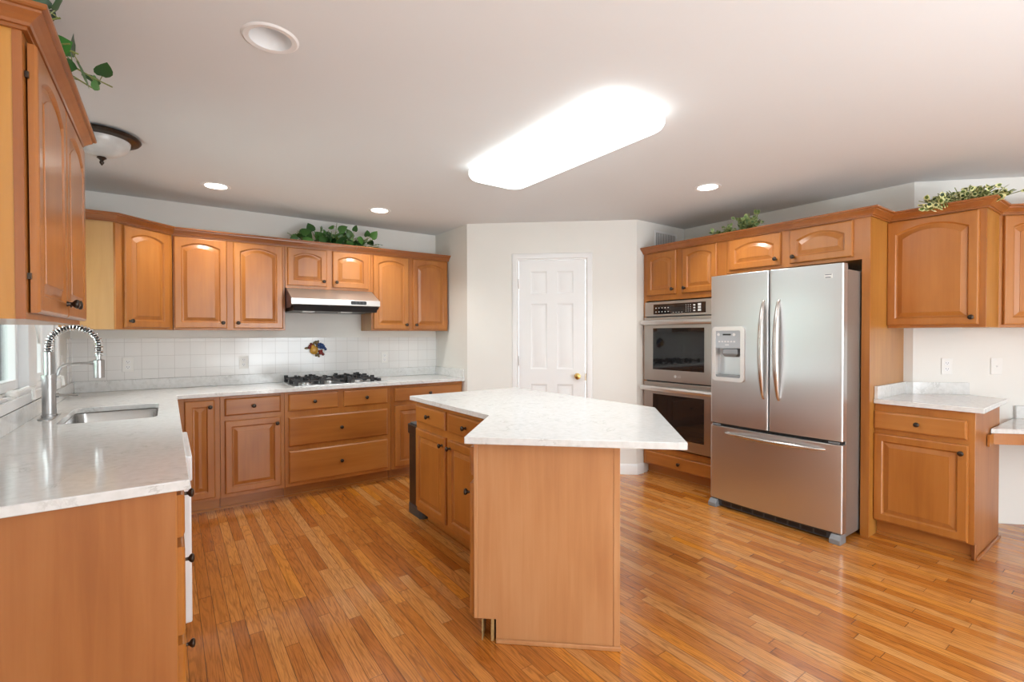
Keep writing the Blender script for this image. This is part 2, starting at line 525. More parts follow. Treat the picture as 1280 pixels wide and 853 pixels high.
def part(name, mb, mat, parent=None, bevel=0, label=None, loc=None, smooth=35):
    me = mb.mesh(name, M[mat] if isinstance(mat, str) else mat, smooth) if isinstance(mb, MB) else mb
    o = bpy.data.objects.new(name, me)
    COL.objects.link(o)
    if parent: o.parent = parent
    if loc: o.location = loc
    if bevel:
        b = o.modifiers.new('edge', 'BEVEL')
        b.width = bevel; b.segments = 2; b.limit_method = 'ANGLE'; b.angle_limit = rad(40)
        b.harden_normals = False
    if label: o['label'] = label
    return o

def tag(o, label, cat, group=None):
    o['label'] = label; o['category'] = cat
    if group: o['group'] = group
    return o

def thing(name, label, cat, loc=(0, 0, 0), rot=0, group=None):
    o = bpy.data.objects.new(name, None)
    o.empty_display_size = 0.1
    COL.objects.link(o)
    o.location = loc
    o.rotation_euler = (0, 0, rad(rot))
    return tag(o, label, cat, group)

def struct(name, mb, mat, parent=None, bevel=0):
    o = part(name, mb, mat, parent, bevel)
    if not parent: o['kind'] = 'structure'
    return o

# ------------------------------------------------------------------ room shell
CEIL = 2.445
XL, YB = -0.595, 4.87           # left wall face, back wall face
C1, C2 = Vector((2.425, 4.18)), Vector((3.665, 3.095))   # pantry wall
XR = 4.41                       # right wall face
CR = (4.41, 1.18)               # corner where the slanted right wall starts
CE = (6.3, 1.18-1.89)           # its far end
YREAR = -3.2

struct('floor', MB().box(XL-0.15, 6.5, YREAR-0.1, 5.05, -0.06, 0), 'floor')

CANS = [(0.299, 4.176), (1.531, 4.165), (3.292, 2.111), (0.320, 1.991)]
def circle(cx, cy, r, n=32, rev=False):
    p = [(cx+r*math.cos(2*math.pi*k/n), cy+r*math.sin(2*math.pi*k/n)) for k in range(n)]
    return p[::-1] if rev else p
ceil_mb = MB().prism([(XL-0.15, YREAR-0.1), (6.5, YREAR-0.1), (6.5, 5.05), (XL-0.15, 5.05)], CEIL, CEIL+0.02,
                     [circle(x, y, 0.078, rev=True) for x, y in CANS])
struct('ceiling', ceil_mb, 'ceiling')

WY0, WY1, WZ0, WZ1 = 2.74, 4.27, 1.02, 2.1     # window opening in the left wall
wl = MB()
wl.box(XL-0.14, XL, YREAR-0.1, WY0, 0, CEIL).box(XL-0.14, XL, WY1, YB+0.12, 0, CEIL)
wl.box(XL-0.14, XL, WY0, WY1, 0, WZ0).box(XL-0.14, XL, WY0, WY1, WZ1, CEIL)
struct('wall_left', wl, 'wall')
struct('wall_back', MB().box(XL, C1.x+0.1, YB, YB+0.12, 0, CEIL), 'wall')

u = (C2-C1).normalized()
nrm = Vector((-u.y, u.x))           # into the pantry
PANG = math.degrees(math.atan2(u.y, u.x))
DX0, DX1, DZ = 0.515, 1.16, 2.072     # pantry door along the wall
def pw(x, y): 
    p = C1 + u*x + nrm*y
    return (p.x, p.y)
PL = (C2-C1).length
wp = MB()
wp.prism([pw(0, 0), pw(DX0-0.012, 0), pw(DX0-0.012, 0.1), pw(0.1, 0.1), (C1.x+0.1, YB), (C1.x, YB)], 0, CEIL)
wp.prism([pw(DX1+0.012, 0), pw(PL, 0), (XR, C2.y), (XR, C2.y+0.1), pw(PL-0.1, 0.1), pw(DX1+0.012, 0.1)], 0, CEIL)
wp.prism([pw(DX0-0.012, 0), pw(DX1+0.012, 0), pw(DX1+0.012, 0.1), pw(DX0-0.012, 0.1)], DZ+0.012, CEIL)
struct('wall_pantry', wp, 'wall')
struct('wall_right', MB().box(XR, XR+0.12, CR[1], C2.y+0.1, 0, CEIL), 'wall')
s2 = 0.12/math.sqrt(2)
struct('wall_slanted', MB().prism([CR, (CR[0]+0.12, CR[1]), (CE[0]+2*s2, CE[1]), CE], 0, CEIL), 'wall')
struct('wall_far_right', MB().box(6.3, 6.42, YREAR, CE[1], 0, CEIL), 'wall')
rw = MB()
rw.box(XL, 1.5, YREAR-0.12, YREAR, 0, CEIL).box(3.3, 6.42, YREAR-0.12, YREAR, 0, CEIL).box(1.5, 3.3, YREAR-0.12, YREAR, 2.1, CEIL)
struct('wall_rear', rw, 'wall')

# baseboards (profiled strip with a small top bevel)
def baseboard(name, pts, h=0.1, t=0.014):
    mb = MB()
    for (a, b) in zip(pts[:-1], pts[1:]):
        a, b = Vector(a), Vector(b)
        d = (b-a).normalized(); r = Vector((d.y, -d.x))
        prof = [(0, 0), (t, 0), (t, h-0.02), (t-0.005, h-0.008), (0.003, h), (0, h)]
        rings = []
        for p, e in ((a, -t), (b, t)):
            rings.append([(*(p + r*o)[:], z) for o, z in prof])
        mb.rings([[(q[0], q[1], q[2]) for q in rg] for rg in rings], True, True, True)
    return struct(name, mb, 'white')
baseboard('baseboard_pantry', [pw(DX1+0.062, 0), pw(PL+0.008, 0)])
baseboard('baseboard_right', [pw(PL, -0.003), (3.755, C2.y-0.003)])
baseboard('baseboard_slanted', [(4.95, 5.59-4.95), CE])
baseboard('baseboard_left', [(XL, YREAR), (XL, 1.73)])

# pantry door: casing, six raised panels, brass knob, hinges
d1 = bpy.data.objects.new('door_1', None); COL.objects.link(d1)
d1.location = (C1.x, C1.y, 0); d1.rotation_euler = (0, 0, rad(PANG)); d1['kind'] = 'structure'
def rect(x0, x1, z0, z1, y): return [(x0, y, z0), (x1, y, z0), (x1, y, z1), (x0, y, z1)]
slab = MB()
panels = []
for a, b in ((DX0+0.115, DX0+0.275), (DX0+0.37, DX0+0.53)):
    panels += [(a, b, 1.745, 1.965), (a, b, 1.01, 1.65), (a, b, 0.2, 0.86)]
xs = sorted({DX0, DX1, *[p[0] for p in panels], *[p[1] for p in panels]})
zs = sorted({0.008, DZ, *[p[2] for p in panels], *[p[3] for p in panels]})
for i in range(len(xs)-1):
    for j in range(len(zs)-1):
        if not any(abs(p[0]-xs[i]) < 1e-6 and abs(p[2]-zs[j]) < 1e-6 for p in panels):
            slab.add(rect(xs[i], xs[i+1], zs[j], zs[j+1], 0.012), [(0, 1, 2, 3)])
for (a, b, c, d) in panels:
    def rr(i, y): return rect(a+i, b-i, c+i, d-i, y)
    slab.rings([rr(0, 0.012), rr(0.010, 0.019), rr(0.022, 0.019), rr(0.045, 0.013)], True, False, True)
slab.rings([rect(DX0, DX1, 0.008, DZ, 0.012), rect(DX0, DX1, 0.008, DZ, 0.046)], True, False, True)
part('door_slab', slab, 'white', d1)
cas = MB()
cw = 0.058
outer = [(DX0-0.012-cw, 0), (DX0-0.012-cw, DZ+0.012+cw), (DX1+0.012+cw, DZ+0.012+cw), (DX1+0.012+cw, 0)]
prof = [(0.0, 0.004), (0.006, -0.012), (0.03, -0.017), (0.05, -0.012), (0.055, -0.006), (cw, 0.004)]
rings_c = []
for k, (x, z) in enumerate([(DX0-0.012, 0), (DX0-0.012, DZ+0.012), (DX1+0.012, DZ+0.012), (DX1+0.012, 0)]):
    ring = []
    for o, y in prof:
        sx = -1 if k < 2 else 1
        ring.append((x+sx*o, y, z+(o if k in (1, 2) else 0)))
    rings_c.append(ring)
cas.rings(rings_c, True, True, True)
cas.box(DX0-0.012, DX0-0.003, 0.0, 0.1, 0, DZ+0.003).box(DX1+0.003, DX1+0.012, 0.0, 0.1, 0, DZ+0.003).box(DX0-0.012, DX1+0.012, 0.0, 0.1, DZ+0.003, DZ+0.012)
part('casing', cas, 'white', d1)
kb = MB().lathe([(0.03, 0), (0.031, 0.006), (0.012, 0.01), (0.011, 0.03), (0.022, 0.038), (0.0285, 0.052), (0.024, 0.066), (0.008, 0.07)], 20, (DX1-0.075, 0.012, 0.94), 'y')
part('knob', kb, 'brass', d1)
for z in (0.25, 1.09, 1.845):
    part('hinge', MB().box(DX0-0.008, DX0+0.006, -0.004, 0.012, z-0.045, z+0.045).lathe([(0.006, z-0.047), (0.006, z+0.047)], 10, (DX0-0.002, -0.004, 0)), 'chrome', d1)
part('strike_plate', MB().box(DX1+0.0005, DX1+0.008, -0.002, 0.012, 0.9, 0.97), 'brass', d1)

# window: casing, sill, two casement sashes with crank handles
w1 = bpy.data.objects.new('window_1', None); COL.objects.link(w1)
w1.location = (XL, WY0, WZ0); w1['kind'] = 'structure'
def wbox(mb, x0, x1, y0, y1, z0, z1): return mb.box(x0-XL, x1-XL, y0-WY0, y1-WY0, z0-WZ0, z1-WZ0)
fr = MB()
wbox(fr, XL-0.14, XL-0.005, WY0+0.001, WY0+0.05, WZ0, WZ1-0.001); wbox(fr, XL-0.14, XL-0.005, WY1-0.05, WY1-0.001, WZ0, WZ1-0.001)
wbox(fr, XL-0.14, XL-0.005, WY0+0.05, WY1-0.05, WZ1-0.05, WZ1-0.001); wbox(fr, XL-0.14, XL-0.005, WY0+0.05, WY1-0.05, WZ0, WZ0+0.045)
wbox(fr, XL-0.14, XL-0.01, 3.60, 3.80, WZ0+0.045, WZ1-0.05)
part('window_frame', fr, 'white', w1, 0.004)
tr = MB()
wbox(tr, XL+0.001, XL+0.016, WY1-0.012, WY1+0.055, WZ0-0.02, WZ1+0.06); wbox(tr, XL+0.001, XL+0.016, WY0-0.055, WY0+0.012, WZ0-0.02, WZ1+0.06)
wbox(tr, XL+0.001, XL+0.016, WY0-0.055, WY1+0.055, WZ1-0.012, WZ1+0.06)
wbox(tr, XL+0.001, XL+0.018, WY0-0.055, WY1+0.055, WZ0-0.018, WZ0+0.03)
part('casing', tr, 'white', w1, 0.003)
for (a, b) in ((WY0+0.052, 3.598), (3.802, WY1-0.052)):
    sa = MB()
    z0, z1 = WZ0+0.047, WZ1-0.052
    wbox(sa, XL-0.11, XL-0.05, a, a+0.045, z0, z1); wbox(sa, XL-0.11, XL-0.05, b-0.045, b, z0, z1)
    wbox(sa, XL-0.11, XL-0.05, a+0.045, b-0.045, z0, z0+0.05); wbox(sa, XL-0.11, XL-0.05, a+0.045, b-0.045, z1-0.05, z1)
    so = part('sash', sa, 'white', w1, 0.004)
    g = MB(); wbox(g, XL-0.085, XL-0.08, a+0.045, b-0.045, z0+0.05, z1-0.05)
    part('pane', g, 'glass', so)
    yc = a+0.40 if b-a > 0.5 else a+0.2
    cr = MB()
    wbox(cr, XL-0.02, XL+0.01, yc-0.06, yc+0.06, WZ0+0.03, WZ0+0.045)
    cr.sphere((0.0, yc-WY0, 0.05), 0.025, 1, 1.4, 0.8)
    cr.tube([(0.0, yc-WY0, 0.055), (0.03, yc-WY0+0.01, 0.07), (0.05, yc-WY0+0.03, 0.078), (0.06, yc-WY0+0.06, 0.07), (0.062, yc-WY0+0.075, 0.04), (0.062, yc-WY0+0.077, 0.015)], [0.007, 0.007, 0.008, 0.008, 0.008, 0.009], 8)
    part('crank_handle', cr, 'white_plastic', w1)
lk = MB().tube([(-0.01, 0.9, 0.42), (0.012, 0.9, 0.42), (0.018, 0.905, 0.36), (0.022, 0.915, 0.28)], [0.012, 0.012, 0.009, 0.006], 8)
part('sash_lock', lk, 'white_plastic', w1)

# outside the window
bounce_ground = struct('patio', MB().box(-30, XL-0.2, -12, 30, -0.55, -0.5), 'lawn')
hm = MB()
for i in range(26):
    hm.sphere((-13+random.uniform(-1, 1), -6+i*1.2, 0.6+random.uniform(-.2, .5)), 1.2+random.uniform(0, .5), 1, 1, 1.1, 10, 7)
hd = part('hedge', hm, 'hedge'); hd['kind'] = 'structure'

# ------------------------------------------------------------------ cabinet kit (local: x to the viewer's right, y into the cabinet, z up)
def knob_mesh():
    return MB().lathe([(0.0085, 0), (0.0085, 0.003), (0.0055, 0.006), (0.006, 0.014), (0.0125, 0.019), (0.0155, 0.024), (0.0145, 0.029), (0.009, 0.032), (0.002, 0.0328)], 16, (0, 0, 0), 'y').mesh('knob', M['bronze'], 50)
KNOB = knob_mesh()

def door_mb(x0, x1, z0, z1, arch=True, fw=0.05, t=0.02, y=0.0):
    mb = MB()
    n = 14
    w = x1-x0
    def outer(i, yy):
        pts = [(x0+i, yy, z0+i), (x1-i, yy, z0+i)]
        for k in range(n+1):
            x = x1-i - (w-2*i)*k/n
            pts.append((x, yy, z1-i))
        return pts
    iw = w-2*fw
    rise = 0.135*iw if arch else 0
    zt = z1-0.042-rise if arch else z1-fw
    def inner(i, yy):
        a, b = x0+fw+i, x1-fw-i
        pts = [(a, yy, z0+fw+i), (b, yy, z0+fw+i)]
        cx = (a+b)/2
        for k in range(n+1):
            x = b-(b-a)*k/n
            q = (x-cx)/((b-a)/2)
            pts.append((x, yy, zt-i + rise*(1-q*q)))
        return pts
    f = y-t
    mb.rings([outer(0, y), outer(0, f+0.007), outer(0.003, f+0.002), outer(0.008, f), inner(-0.004, f), inner(0.0, f+0.004), inner(0.004, f+0.010),
              inner(0.009, f+0.0105), inner(0.034, f+0.003), inner(0.0345, f+0.001)], True, True, True)
    return mb

def slab_mb(x0, x1, z0, z1, t=0.02, y=0.0):
    mb = MB()
    def o(i, yy): return rect(x0+i, x1-i, z0+i, z1-i, yy)
    f = y-t
    mb.rings([o(0, y), o(0, f+0.009), o(0.003, f+0.004), o(0.011, f)], True, True, True)
    return mb

def put_knob(parent, x, z, y=-0.02, label=None):
    o = part('knob', KNOB, None, parent, loc=(x, y, z))
    return o

def door(parent, x0, x1, z0, z1, knob=None, arch=True, y=0.0, fw=0.05):
    d = part('door', door_mb(x0, x1, z0, z1, arch, fw, y=y), 'wood', parent, smooth=0)
    if knob:
        k = {'bl': (x0+0.03, z0+0.045), 'br': (x1-0.03, z0+0.045), 'tl': (x0+0.03, z1-0.05), 'tr': (x1-0.03, z1-0.05)}[knob]
        put_knob(d, k[0], k[1], y-0.02)
    return d

def drawer(parent, x0, x1, z0, z1, y=0.0, knob=True):
    d = part('drawer', slab_mb(x0, x1, z0, z1, y=y), 'wood_h', parent, smooth=0)
    if knob: put_knob(d, (x0+x1)/2, (z0+z1)/2, y-0.02)
    return d

def wall_unit(label, loc, rot, wd, depth, z0, z1, side='veneer', name='wall_cabinet', group=None):
    t = thing(name, label, 'cabinet', loc, rot, group)
    part('carcass', MB().box(0.0005, wd-0.0005, 0.018, depth, z0, z1), side, t)
    part('face_frame', MB().box(0.0005, wd-0.0005, 0.0, 0.018, z0, z1), 'wood', t, 0.0015)
    return t

def base_unit(label, loc, rot, wd, depth, top=0.883, toe=0.07, name='base_cabinet', side='end_laminate', hollow=None):
    t = thing(name, label, 'cabinet', loc, rot)
    if hollow:
        cm = MB().box(0.0005, hollow, 0.018, depth, 0.1, top).box(hollow, wd-0.0005, 0.018, depth, 0.1, 0.6).box(hollow, wd-0.0005, depth-0.02, depth, 0.6, top)
        cm.box(wd-0.3, wd-0.0005, 0.018, depth-0.02, 0.6, top)
    else: cm = MB().box(0.0005, wd-0.0005, 0.018, depth, 0.1, top)
    part('carcass', cm, side, t)
    part('face_frame', MB().box(0.0005, wd-0.0005, 0.0, 0.018, 0.1, top), 'wood', t, 0.0015)
    part('toe_kick', MB().box(0.001, wd-0.001, toe, depth, 0.0, 0.1).box(0.001, wd-0.001, toe-0.012, toe, 0.0, 0.018), 'wood_h', t)
    return t

YF, ZU0, ZU1 = 4.57, 1.388, 2.125
# back wall uppers
t = wall_unit('tall two-door honey wood wall cabinet between corner cabinet and range hood cabinet', (0.035, YF, 0), 0, 0.798, YB-YF, ZU0, ZU1)
door(t, 0.008, 0.361, 1.402, 2.11, 'br'); door(t, 0.408, 0.779, 1.402, 2.11, 'bl')
t = wall_unit('short two-door wall cabinet directly above the steel range hood', (0.834, YF, 0), 0, 0.757, YB-YF, 1.758, ZU1)
door(t, 0.018, 0.347, 1.782, 2.11, 'br'); door(t, 0.398, 0.729, 1.782, 2.11, 'bl')
t = wall_unit('two-door wall cabinet right of the range hood, beside the pantry side wall', (1.592, YF, 0), 0, 0.822, YB-YF, ZU0, ZU1)
door(t, 0.02, 0.378, 1.402, 2.11, 'br'); door(t, 0.424, 0.81, 1.402, 2.11, 'bl')

# corner cabinet: five-sided body with slanted door
c0, c1_ = Vector((-0.287, 4.27)), Vector((0.033, 4.57))
cang = math.degrees(math.atan2(c1_.y-c0.y, c1_.x-c0.x))
t = thing('corner_wall_cabinet', 'slanted corner wall cabinet with one arched door and pale yellow side panel', 'cabinet', (c0.x, c0.y, 0), cang)
ca, sa_ = math.cos(rad(cang)), math.sin(rad(cang))
def loc_of(px, py, o=c0, a=cang):
    dx, dy = px-o.x, py-o.y
    c, s = math.cos(rad(a)), math.sin(rad(a))
    return (c*dx+s*dy, -s*dx+c*dy)
wdc = (c1_-c0).length
part('carcass', MB().prism([(0, 0.018), (wdc, 0.018), loc_of(0.033, YB-0.001), loc_of(XL+0.001, YB-0.001), loc_of(XL+0.001, 4.27)], ZU0, ZU1), 'pale_veneer', t)
part('face_frame', MB().prism([(0, 0), (wdc, 0), (wdc, 0.018), (0, 0.018)], ZU0, ZU1), 'wood', t, 0.0015)
door(t, 0.052, wdc-0.04, 1.402, 2.11, 'bl')

# left wall cabinet above the sink run
t = wall_unit('large near wall cabinet at the left picture edge, two arched doors beside the window', (-0.295, 1.73, 0), 90, 0.935, 0.299, ZU0, ZU1)
part('corner_stile', MB().box(-0.003, 0.0004, 0.0, 0.0182, ZU0, ZU1), 'stile', t)
door(t, 0.03, 0.462, 1.405, 2.105, 'br', y=-0.004); door(t, 0.474, 0.915, 1.405, 2.105, 'bl', y=-0.004)
for z in (1.50, 2.02):
    part('hinge', MB().box(0.018, 0.027, -0.008, -0.0005, z-0.008, z+0.008), 'bronze', t)

# back base run
BF = 4.285
def bb(x0, x1, label): return base_unit(label, (x0, BF, 0), 0, x1-x0, YB-BF-0.002), x0
t, x = bb(0.03, 0.318, 'narrow corner base cabinet with full-height door, tucked against the sink run')
door(t, 0.065, 0.254, 0.12, 0.858, 'tr', arch=False, fw=0.05)
t, x = bb(0.319, 0.768, 'base cabinet with one drawer over one door, left of the cooktop drawers')
drawer(t, 0.03, 0.422, 0.728, 0.86); door(t, 0.03, 0.422, 0.13, 0.69, 'tr', arch=False)
t, x = bb(0.769, 1.668, 'wide drawer base cabinet under the gas cooktop, two small drawers over two deep ones')
drawer(t, 0.03, 0.428, 0.724, 0.862); drawer(t, 0.472, 0.866, 0.724, 0.862)
drawer(t, 0.03, 0.866, 0.432, 0.672); drawer(t, 0.03, 0.866, 0.13, 0.395)
t, x = bb(1.669, 2.423, 'base cabinet with one wide drawer over doors, right of the cooktop, beside the pantry wall')
drawer(t, 0.037, 0.737, 0.727, 0.853); door(t, 0.037, 0.378, 0.125, 0.69, 'tr', arch=False); door(t, 0.396, 0.737, 0.125, 0.69, 'tl', arch=False)

# left base run
LF = 0.018
def lb(y0, y1, label, hollow=None): return base_unit(label, (LF, y0, 0), 90, y1-y0, LF-XL-0.002, hollow=hollow)
t = lb(1.762, 2.295, 'three-drawer base cabinet at near end of the sink counter')
part('end_panel', MB().box(-0.006, 0.0, 0.004, LF-XL-0.002, 0.0, 0.883), 'end_laminate', t)
for a, b in ((0.73, 0.86), (0.43, 0.70), (0.13, 0.40)): drawer(t, 0.02, 0.51, a, b)
t = lb(2.911, 4.283, 'sink base cabinet under the window sink, beyond the white dishwasher', hollow=0.15)
door(t, 0.03, 0.45, 0.13, 0.69, 'tr', arch=False); door(t, 0.47, 0.89, 0.13, 0.69, 'tl', arch=False)
drawer(t, 0.03, 0.89, 0.727, 0.855, knob=False)

# dishwasher
t = thing('dishwasher', 'white built-in dishwasher under the sink counter, edge-on beside the three-drawer cabinet', 'dishwasher', (0.075, 2.30, 0), 90)
part('tub', MB().box(0.004, 0.606, 0.06, 0.6, 0.02, 0.87), 'white', t)
part('door', MB().box(0.004, 0.606, 0.004, 0.058, 0.2, 0.745), 'white', t, 0.006)
part('control_panel', MB().box(0.004, 0.606, 0.0, 0.058, 0.765, 0.865), 'white', t, 0.006)
part('kick_plate', MB().box(0.006, 0.604, 0.07, 0.1, 0.0, 0.18), 'white', t)

# tall oven cabinet and over-fridge cabinet with end panel (facing -X)
OX, OY = 3.765, 3.09
t = thing('oven_cabinet', 'tall cabinet holding the double oven, two arched doors above and a drawer below', 'cabinet', (OX, OY, 0), -90)
OW = OY-2.236
D = XR-OX-0.002
cb = MB().box(0.0005, 0.03, 0.018, D, 0.1, 2.125).box(OW-0.05, OW-0.0005, 0.018, D, 0.1, 2.125)
cb.box(0.03, OW-0.05, 0.018, D, 1.665, 2.125).box(0.03, OW-0.05, 0.018, D, 0.1, 0.29).box(0.03, OW-0.05, D-0.02, D, 0.29, 1.665)
part('carcass', cb, 'veneer', t)
ff = MB().box(0.0005, 0.03, 0, 0.018, 0.1, 2.125).box(OW-0.05, OW-0.0005, 0, 0.018, 0.1, 2.125)
ff.box(0.03, OW-0.05, 0, 0.018, 1.665, 2.125).box(0.03, OW-0.05, 0, 0.018, 0.1, 0.29)
part('face_frame', ff, 'wood', t)
part('toe_kick', MB().box(0.001, OW-0.001, 0.07, D, 0.0, 0.1).box(0.001, OW-0.001, 0.058, 0.07, 0.0, 0.018), 'wood_h', t)
door(t, 0.045, 0.372, 1.715, 2.112, 'br', fw=0.05); door(t, 0.438, 0.771, 1.715, 2.112, 'bl', fw=0.05)
drawer(t, 0.03, 0.80, 0.112, 0.235)

t = thing('fridge_surround_cabinet', 'cabinet above the refrigerator with two low arched doors and tall end panel', 'cabinet', (OX, 2.234, 0), -90)
FW = 2.234-1.282
part('carcass', MB().box(0.0005, FW-0.0005, 0.018, D, 1.845, 2.125), 'veneer', t)
part('face_frame', MB().box(0.0005, FW+0.047, 0, 0.018, 1.845, 2.125), 'wood', t)
part('end_panel', MB().box(FW, FW+0.047, 0.018, D, 0.0, 2.125), 'veneer', t)
part('panel_stile', MB().box(FW, FW+0.047, 0.0, 0.018, 0.0, 1.845), 'wood', t)
door(t, 0.026, 0.432, 1.868, 2.112, 'br', fw=0.05); door(t, 0.498, 0.902, 1.868, 2.112, 'bl', fw=0.05)

# right base cabinet
RX = 3.855
t = thing('base_cabinet', 'single base cabinet right of the refrigerator, one drawer over one large door', 'cabinet', (RX, 1.2335, 0), -90)
RW = 1.2335-0.737
part('carcass', MB().prism([(0.0005, 0.018), (RW-0.003, 0.018), (RW-0.003, 0.61), (0.3, 0.84-0.26), (0.06, XR-RX-0.002), (0.0005, XR-RX-0.002)], 0.1, 0.883), 'end_laminate', t)
part('face_frame', MB().box(0.0005, RW, 0.0, 0.018, 0.1, 0.883), 'wood', t, 0.0015)
part('toe_kick', MB().box(0.001, RW-0.004, 0.05, 0.5, 0.0, 0.1).box(0.001, RW-0.004, 0.038, 0.05, 0.0, 0.018), 'wood_h', t)
part('end_panel', MB().box(RW-0.003, RW, 0.018, 0.61, 0.0, 0.883), 'end_laminate', t)
part('shoe_moulding', MB().box(RW, RW+0.012, 0.03, 0.61, 0.0, 0.02).box(RW-0.02, RW+0.003, 0.03, 0.05, 0, 0.1), 'crown', t, 0.004)
drawer(t, 0.0, RW-0.032, 0.718, 0.834, y=0.0); door(t, 0.0, RW-0.026, 0.11, 0.687, 'tr', arch=False)

# right uppers
t = wall_unit('square single-door wall cabinet right of the refrigerator panel, variegated ivy on top', (4.08, 1.2335, 0), -90, 1.2335-0.737, XR-4.08-0.004, ZU0, ZU1)
door(t, -0.001, 0.465, 1.405, 2.112, 'br')
g0 = Vector((4.414, 0.745))
t = wall_unit('slanted wall cabinet above the desk at the right picture edge', (g0.x, g0.y, 0), -45, 0.78, 0.303, ZU0, ZU1)
door(t, 0.028, 0.38, 1.405, 2.112, 'br'); door(t, 0.40, 0.752, 1.405, 2.112, 'bl')

# crown mouldings
def crown(label, pts, zb=2.118, cap=True):
    P = [Vector(p) for p in pts]
    prof = [(0.0, 0), (0.010, 0), (0.010, 0.009), (0.016, 0.010), (0.019, 0.017), (0.030, 0.028), (0.042, 0.038), (0.043, 0.044), (0.050, 0.045), (0.054, 0.049), (0.054, 0.058), (0.0, 0.058)]
    rings = []
    for i, p in enumerate(P):
        if i == 0: d = (P[1]-P[0]).normalized(); off = Vector((d.y, -d.x)); k = 1
        elif i == len(P)-1: d = (P[-1]-P[-2]).normalized(); off = Vector((d.y, -d.x)); k = 1
        else:
            a = (p-P[i-1]).normalized(); b = (P[i+1]-p).normalized()
            na, nb = Vector((a.y, -a.x)), Vector((b.y, -b.x))
            off = (na+nb).normalized(); k = 1/max(0.2, off.dot(na))
        rings.append([(p.x+off.x*o*k, p.y+off.y*o*k, zb+z) for o, z in prof])
    mb = MB().rings(rings, True, True, True)
    o = part('crown_moulding', mb, 'crown', smooth=0)
    return tag(o, label, 'moulding')
e = 0.0015
crown('crown moulding along top of the near left wall cabinet', [(XL+e, 1.73-e), (-0.295+e, 1.73-e), (-0.295+e, 2.665+e), (XL+e, 2.665+e)])
crown('crown moulding along the back wall cabinets, bending round the corner unit', [(XL+e, 4.27-e), (-0.287, 4.27-e), (0.034, YF-e), (2.4235, YF-e)])
crown('crown moulding along oven, refrigerator and right wall cabinets, stepping back twice', [(OX-e, OY+0.003), (OX-e, 1.233), (4.08-e, 1.233), (4.08-e, 0.7355), (4.421, 0.7355), (4.414+0.55, 0.745-0.553)])

# ------------------------------------------------------------------ worktops
ZT0, ZT1 = 0.884, 0.914
def rrect(x0, x1, y0, y1, r, n=6):
    pts = []
    for cx, cy, a0 in ((x1-r, y1-r, 0), (x0+r, y1-r, 90), (x0+r, y0+r, 180), (x1-r, y0+r, 270)):
        for k in range(n+1):
            a = rad(a0+90*k/n)
            pts.append((cx+r*math.cos(a), cy+r*math.sin(a)))
    return pts
SK = (-0.448, -0.050, 3.175, 3.835)
t = thing('worktop', 'L-shaped white quartz worktop with sink cut-out running under window and cooktop', 'countertop', (0, 0, ZT0))
slabm = MB().prism([(XL+0.001, 1.735), (0.05, 1.735), (0.05, 4.235), (2.424, 4.235), (2.424, YB-0.001), (XL+0.001, YB-0.001)], 0, ZT1-ZT0,
                   [rrect(*SK, 0.05)[::-1]])
part('slab', slabm, 'quartz', t, 0.003)
tag(part('worktop_upstand', MB().box(XL+0.021, 2.404, YB-0.021, YB-0.001, 0.0305, 0.114).box(XL+0.001, XL+0.0205, 1.9, YB-0.001, 0.0305, 0.114)
     .box(2.404, 2.424, 4.24, YB-0.001, 0.0305, 0.114), 'quartz', None, 0.0015, loc=(0, 0, ZT0)), 'low white quartz upstand along window wall and tiled back wall, behind the worktop', 'upstand')

t = thing('island_worktop', 'white quartz island top with five straight edges and an inner notch', 'countertop', (0, 0, ZT0))
part('slab', MB().prism([(1.395, 3.22), (2.315, 3.225), (2.35, 1.845), (1.682, 1.162), (1.016, 1.781), (1.403, 2.190)][::-1], 0, 0.03), 'quartz', t, 0.003)

t = thing('side_worktop', 'small white quartz worktop with upstand on the base cabinet right of the refrigerator', 'countertop', (0, 0, ZT0))
part('slab', MB().prism([(3.832, 1.233), (3.832, 0.695), (4.55, 0.715), (4.655, 0.933), (4.409, 1.179), (4.409, 1.233)][::-1], 0, 0.03), 'quartz', t, 0.003)
n2 = 0.02/math.sqrt(2)
up = MB().box(3.845, 4.389, 1.213, 1.233, 0.0305, 0.114).box(4.389, 4.409, 1.19, 1.233, 0.0305, 0.114)
up.prism([(4.409, 1.179), (4.655, 0.933), (4.655-n2, 0.933-n2), (4.389, 1.172), (4.389, 1.19), (4.409, 1.19)], 0.0305, 0.114)
part('upstand', up, 'quartz', t)

# desk
t = thing('desk', 'lower built-in quartz-topped desk with wood apron along the slanted right wall', 'desk', (0, 0, 0))
part('desk_top', MB().prism([(4.197, 0.731), (4.855, 0.731), (4.855+1.3, 0.731-1.3), (4.197+1.3, 0.731-1.3)], 0.722, 0.752), 'quartz', t, 0.003)
part('apron', MB().prism([(4.225, 0.731), (4.25, 0.731), (4.25+1.3, 0.731-1.3), (4.225+1.3, 0.731-1.3)], 0.65, 0.7215), 'wood_h', t)
part('side_cleat', MB().box(4.12, 4.225, 0.722, 0.733, 0.65, 0.7215), 'wood_h', t)
part('upstand', MB().prism([(4.857, 0.729), (4.857+1.3, 0.729-1.3), (4.857+1.3-n2, 0.729-1.3-n2), (4.857-n2, 0.729-n2)][::-1], 0.7525, 0.84), 'quartz', t)
part('end_panel', MB().prism([(4.25+1.27, 0.731-1.27), (4.85+1.27, 0.731-1.27), (4.85+1.3, 0.731-1.3), (4.25+1.3, 0.731-1.3)], 0.0, 0.7215), 'laminate', t)

# tile backsplash on the back wall and the short left return
tb = MB().box(XL+0.0005, 2.4245, YB-0.009, YB-0.0005, 0.999, 1.322).box(XL+0.0005, XL+0.009, 4.70, YB-0.009, 0.999, 1.322)
tag(part('tile_backsplash', tb, 'tile'), 'white square tile backsplash between back worktop and wall cabinets', 'backsplash')

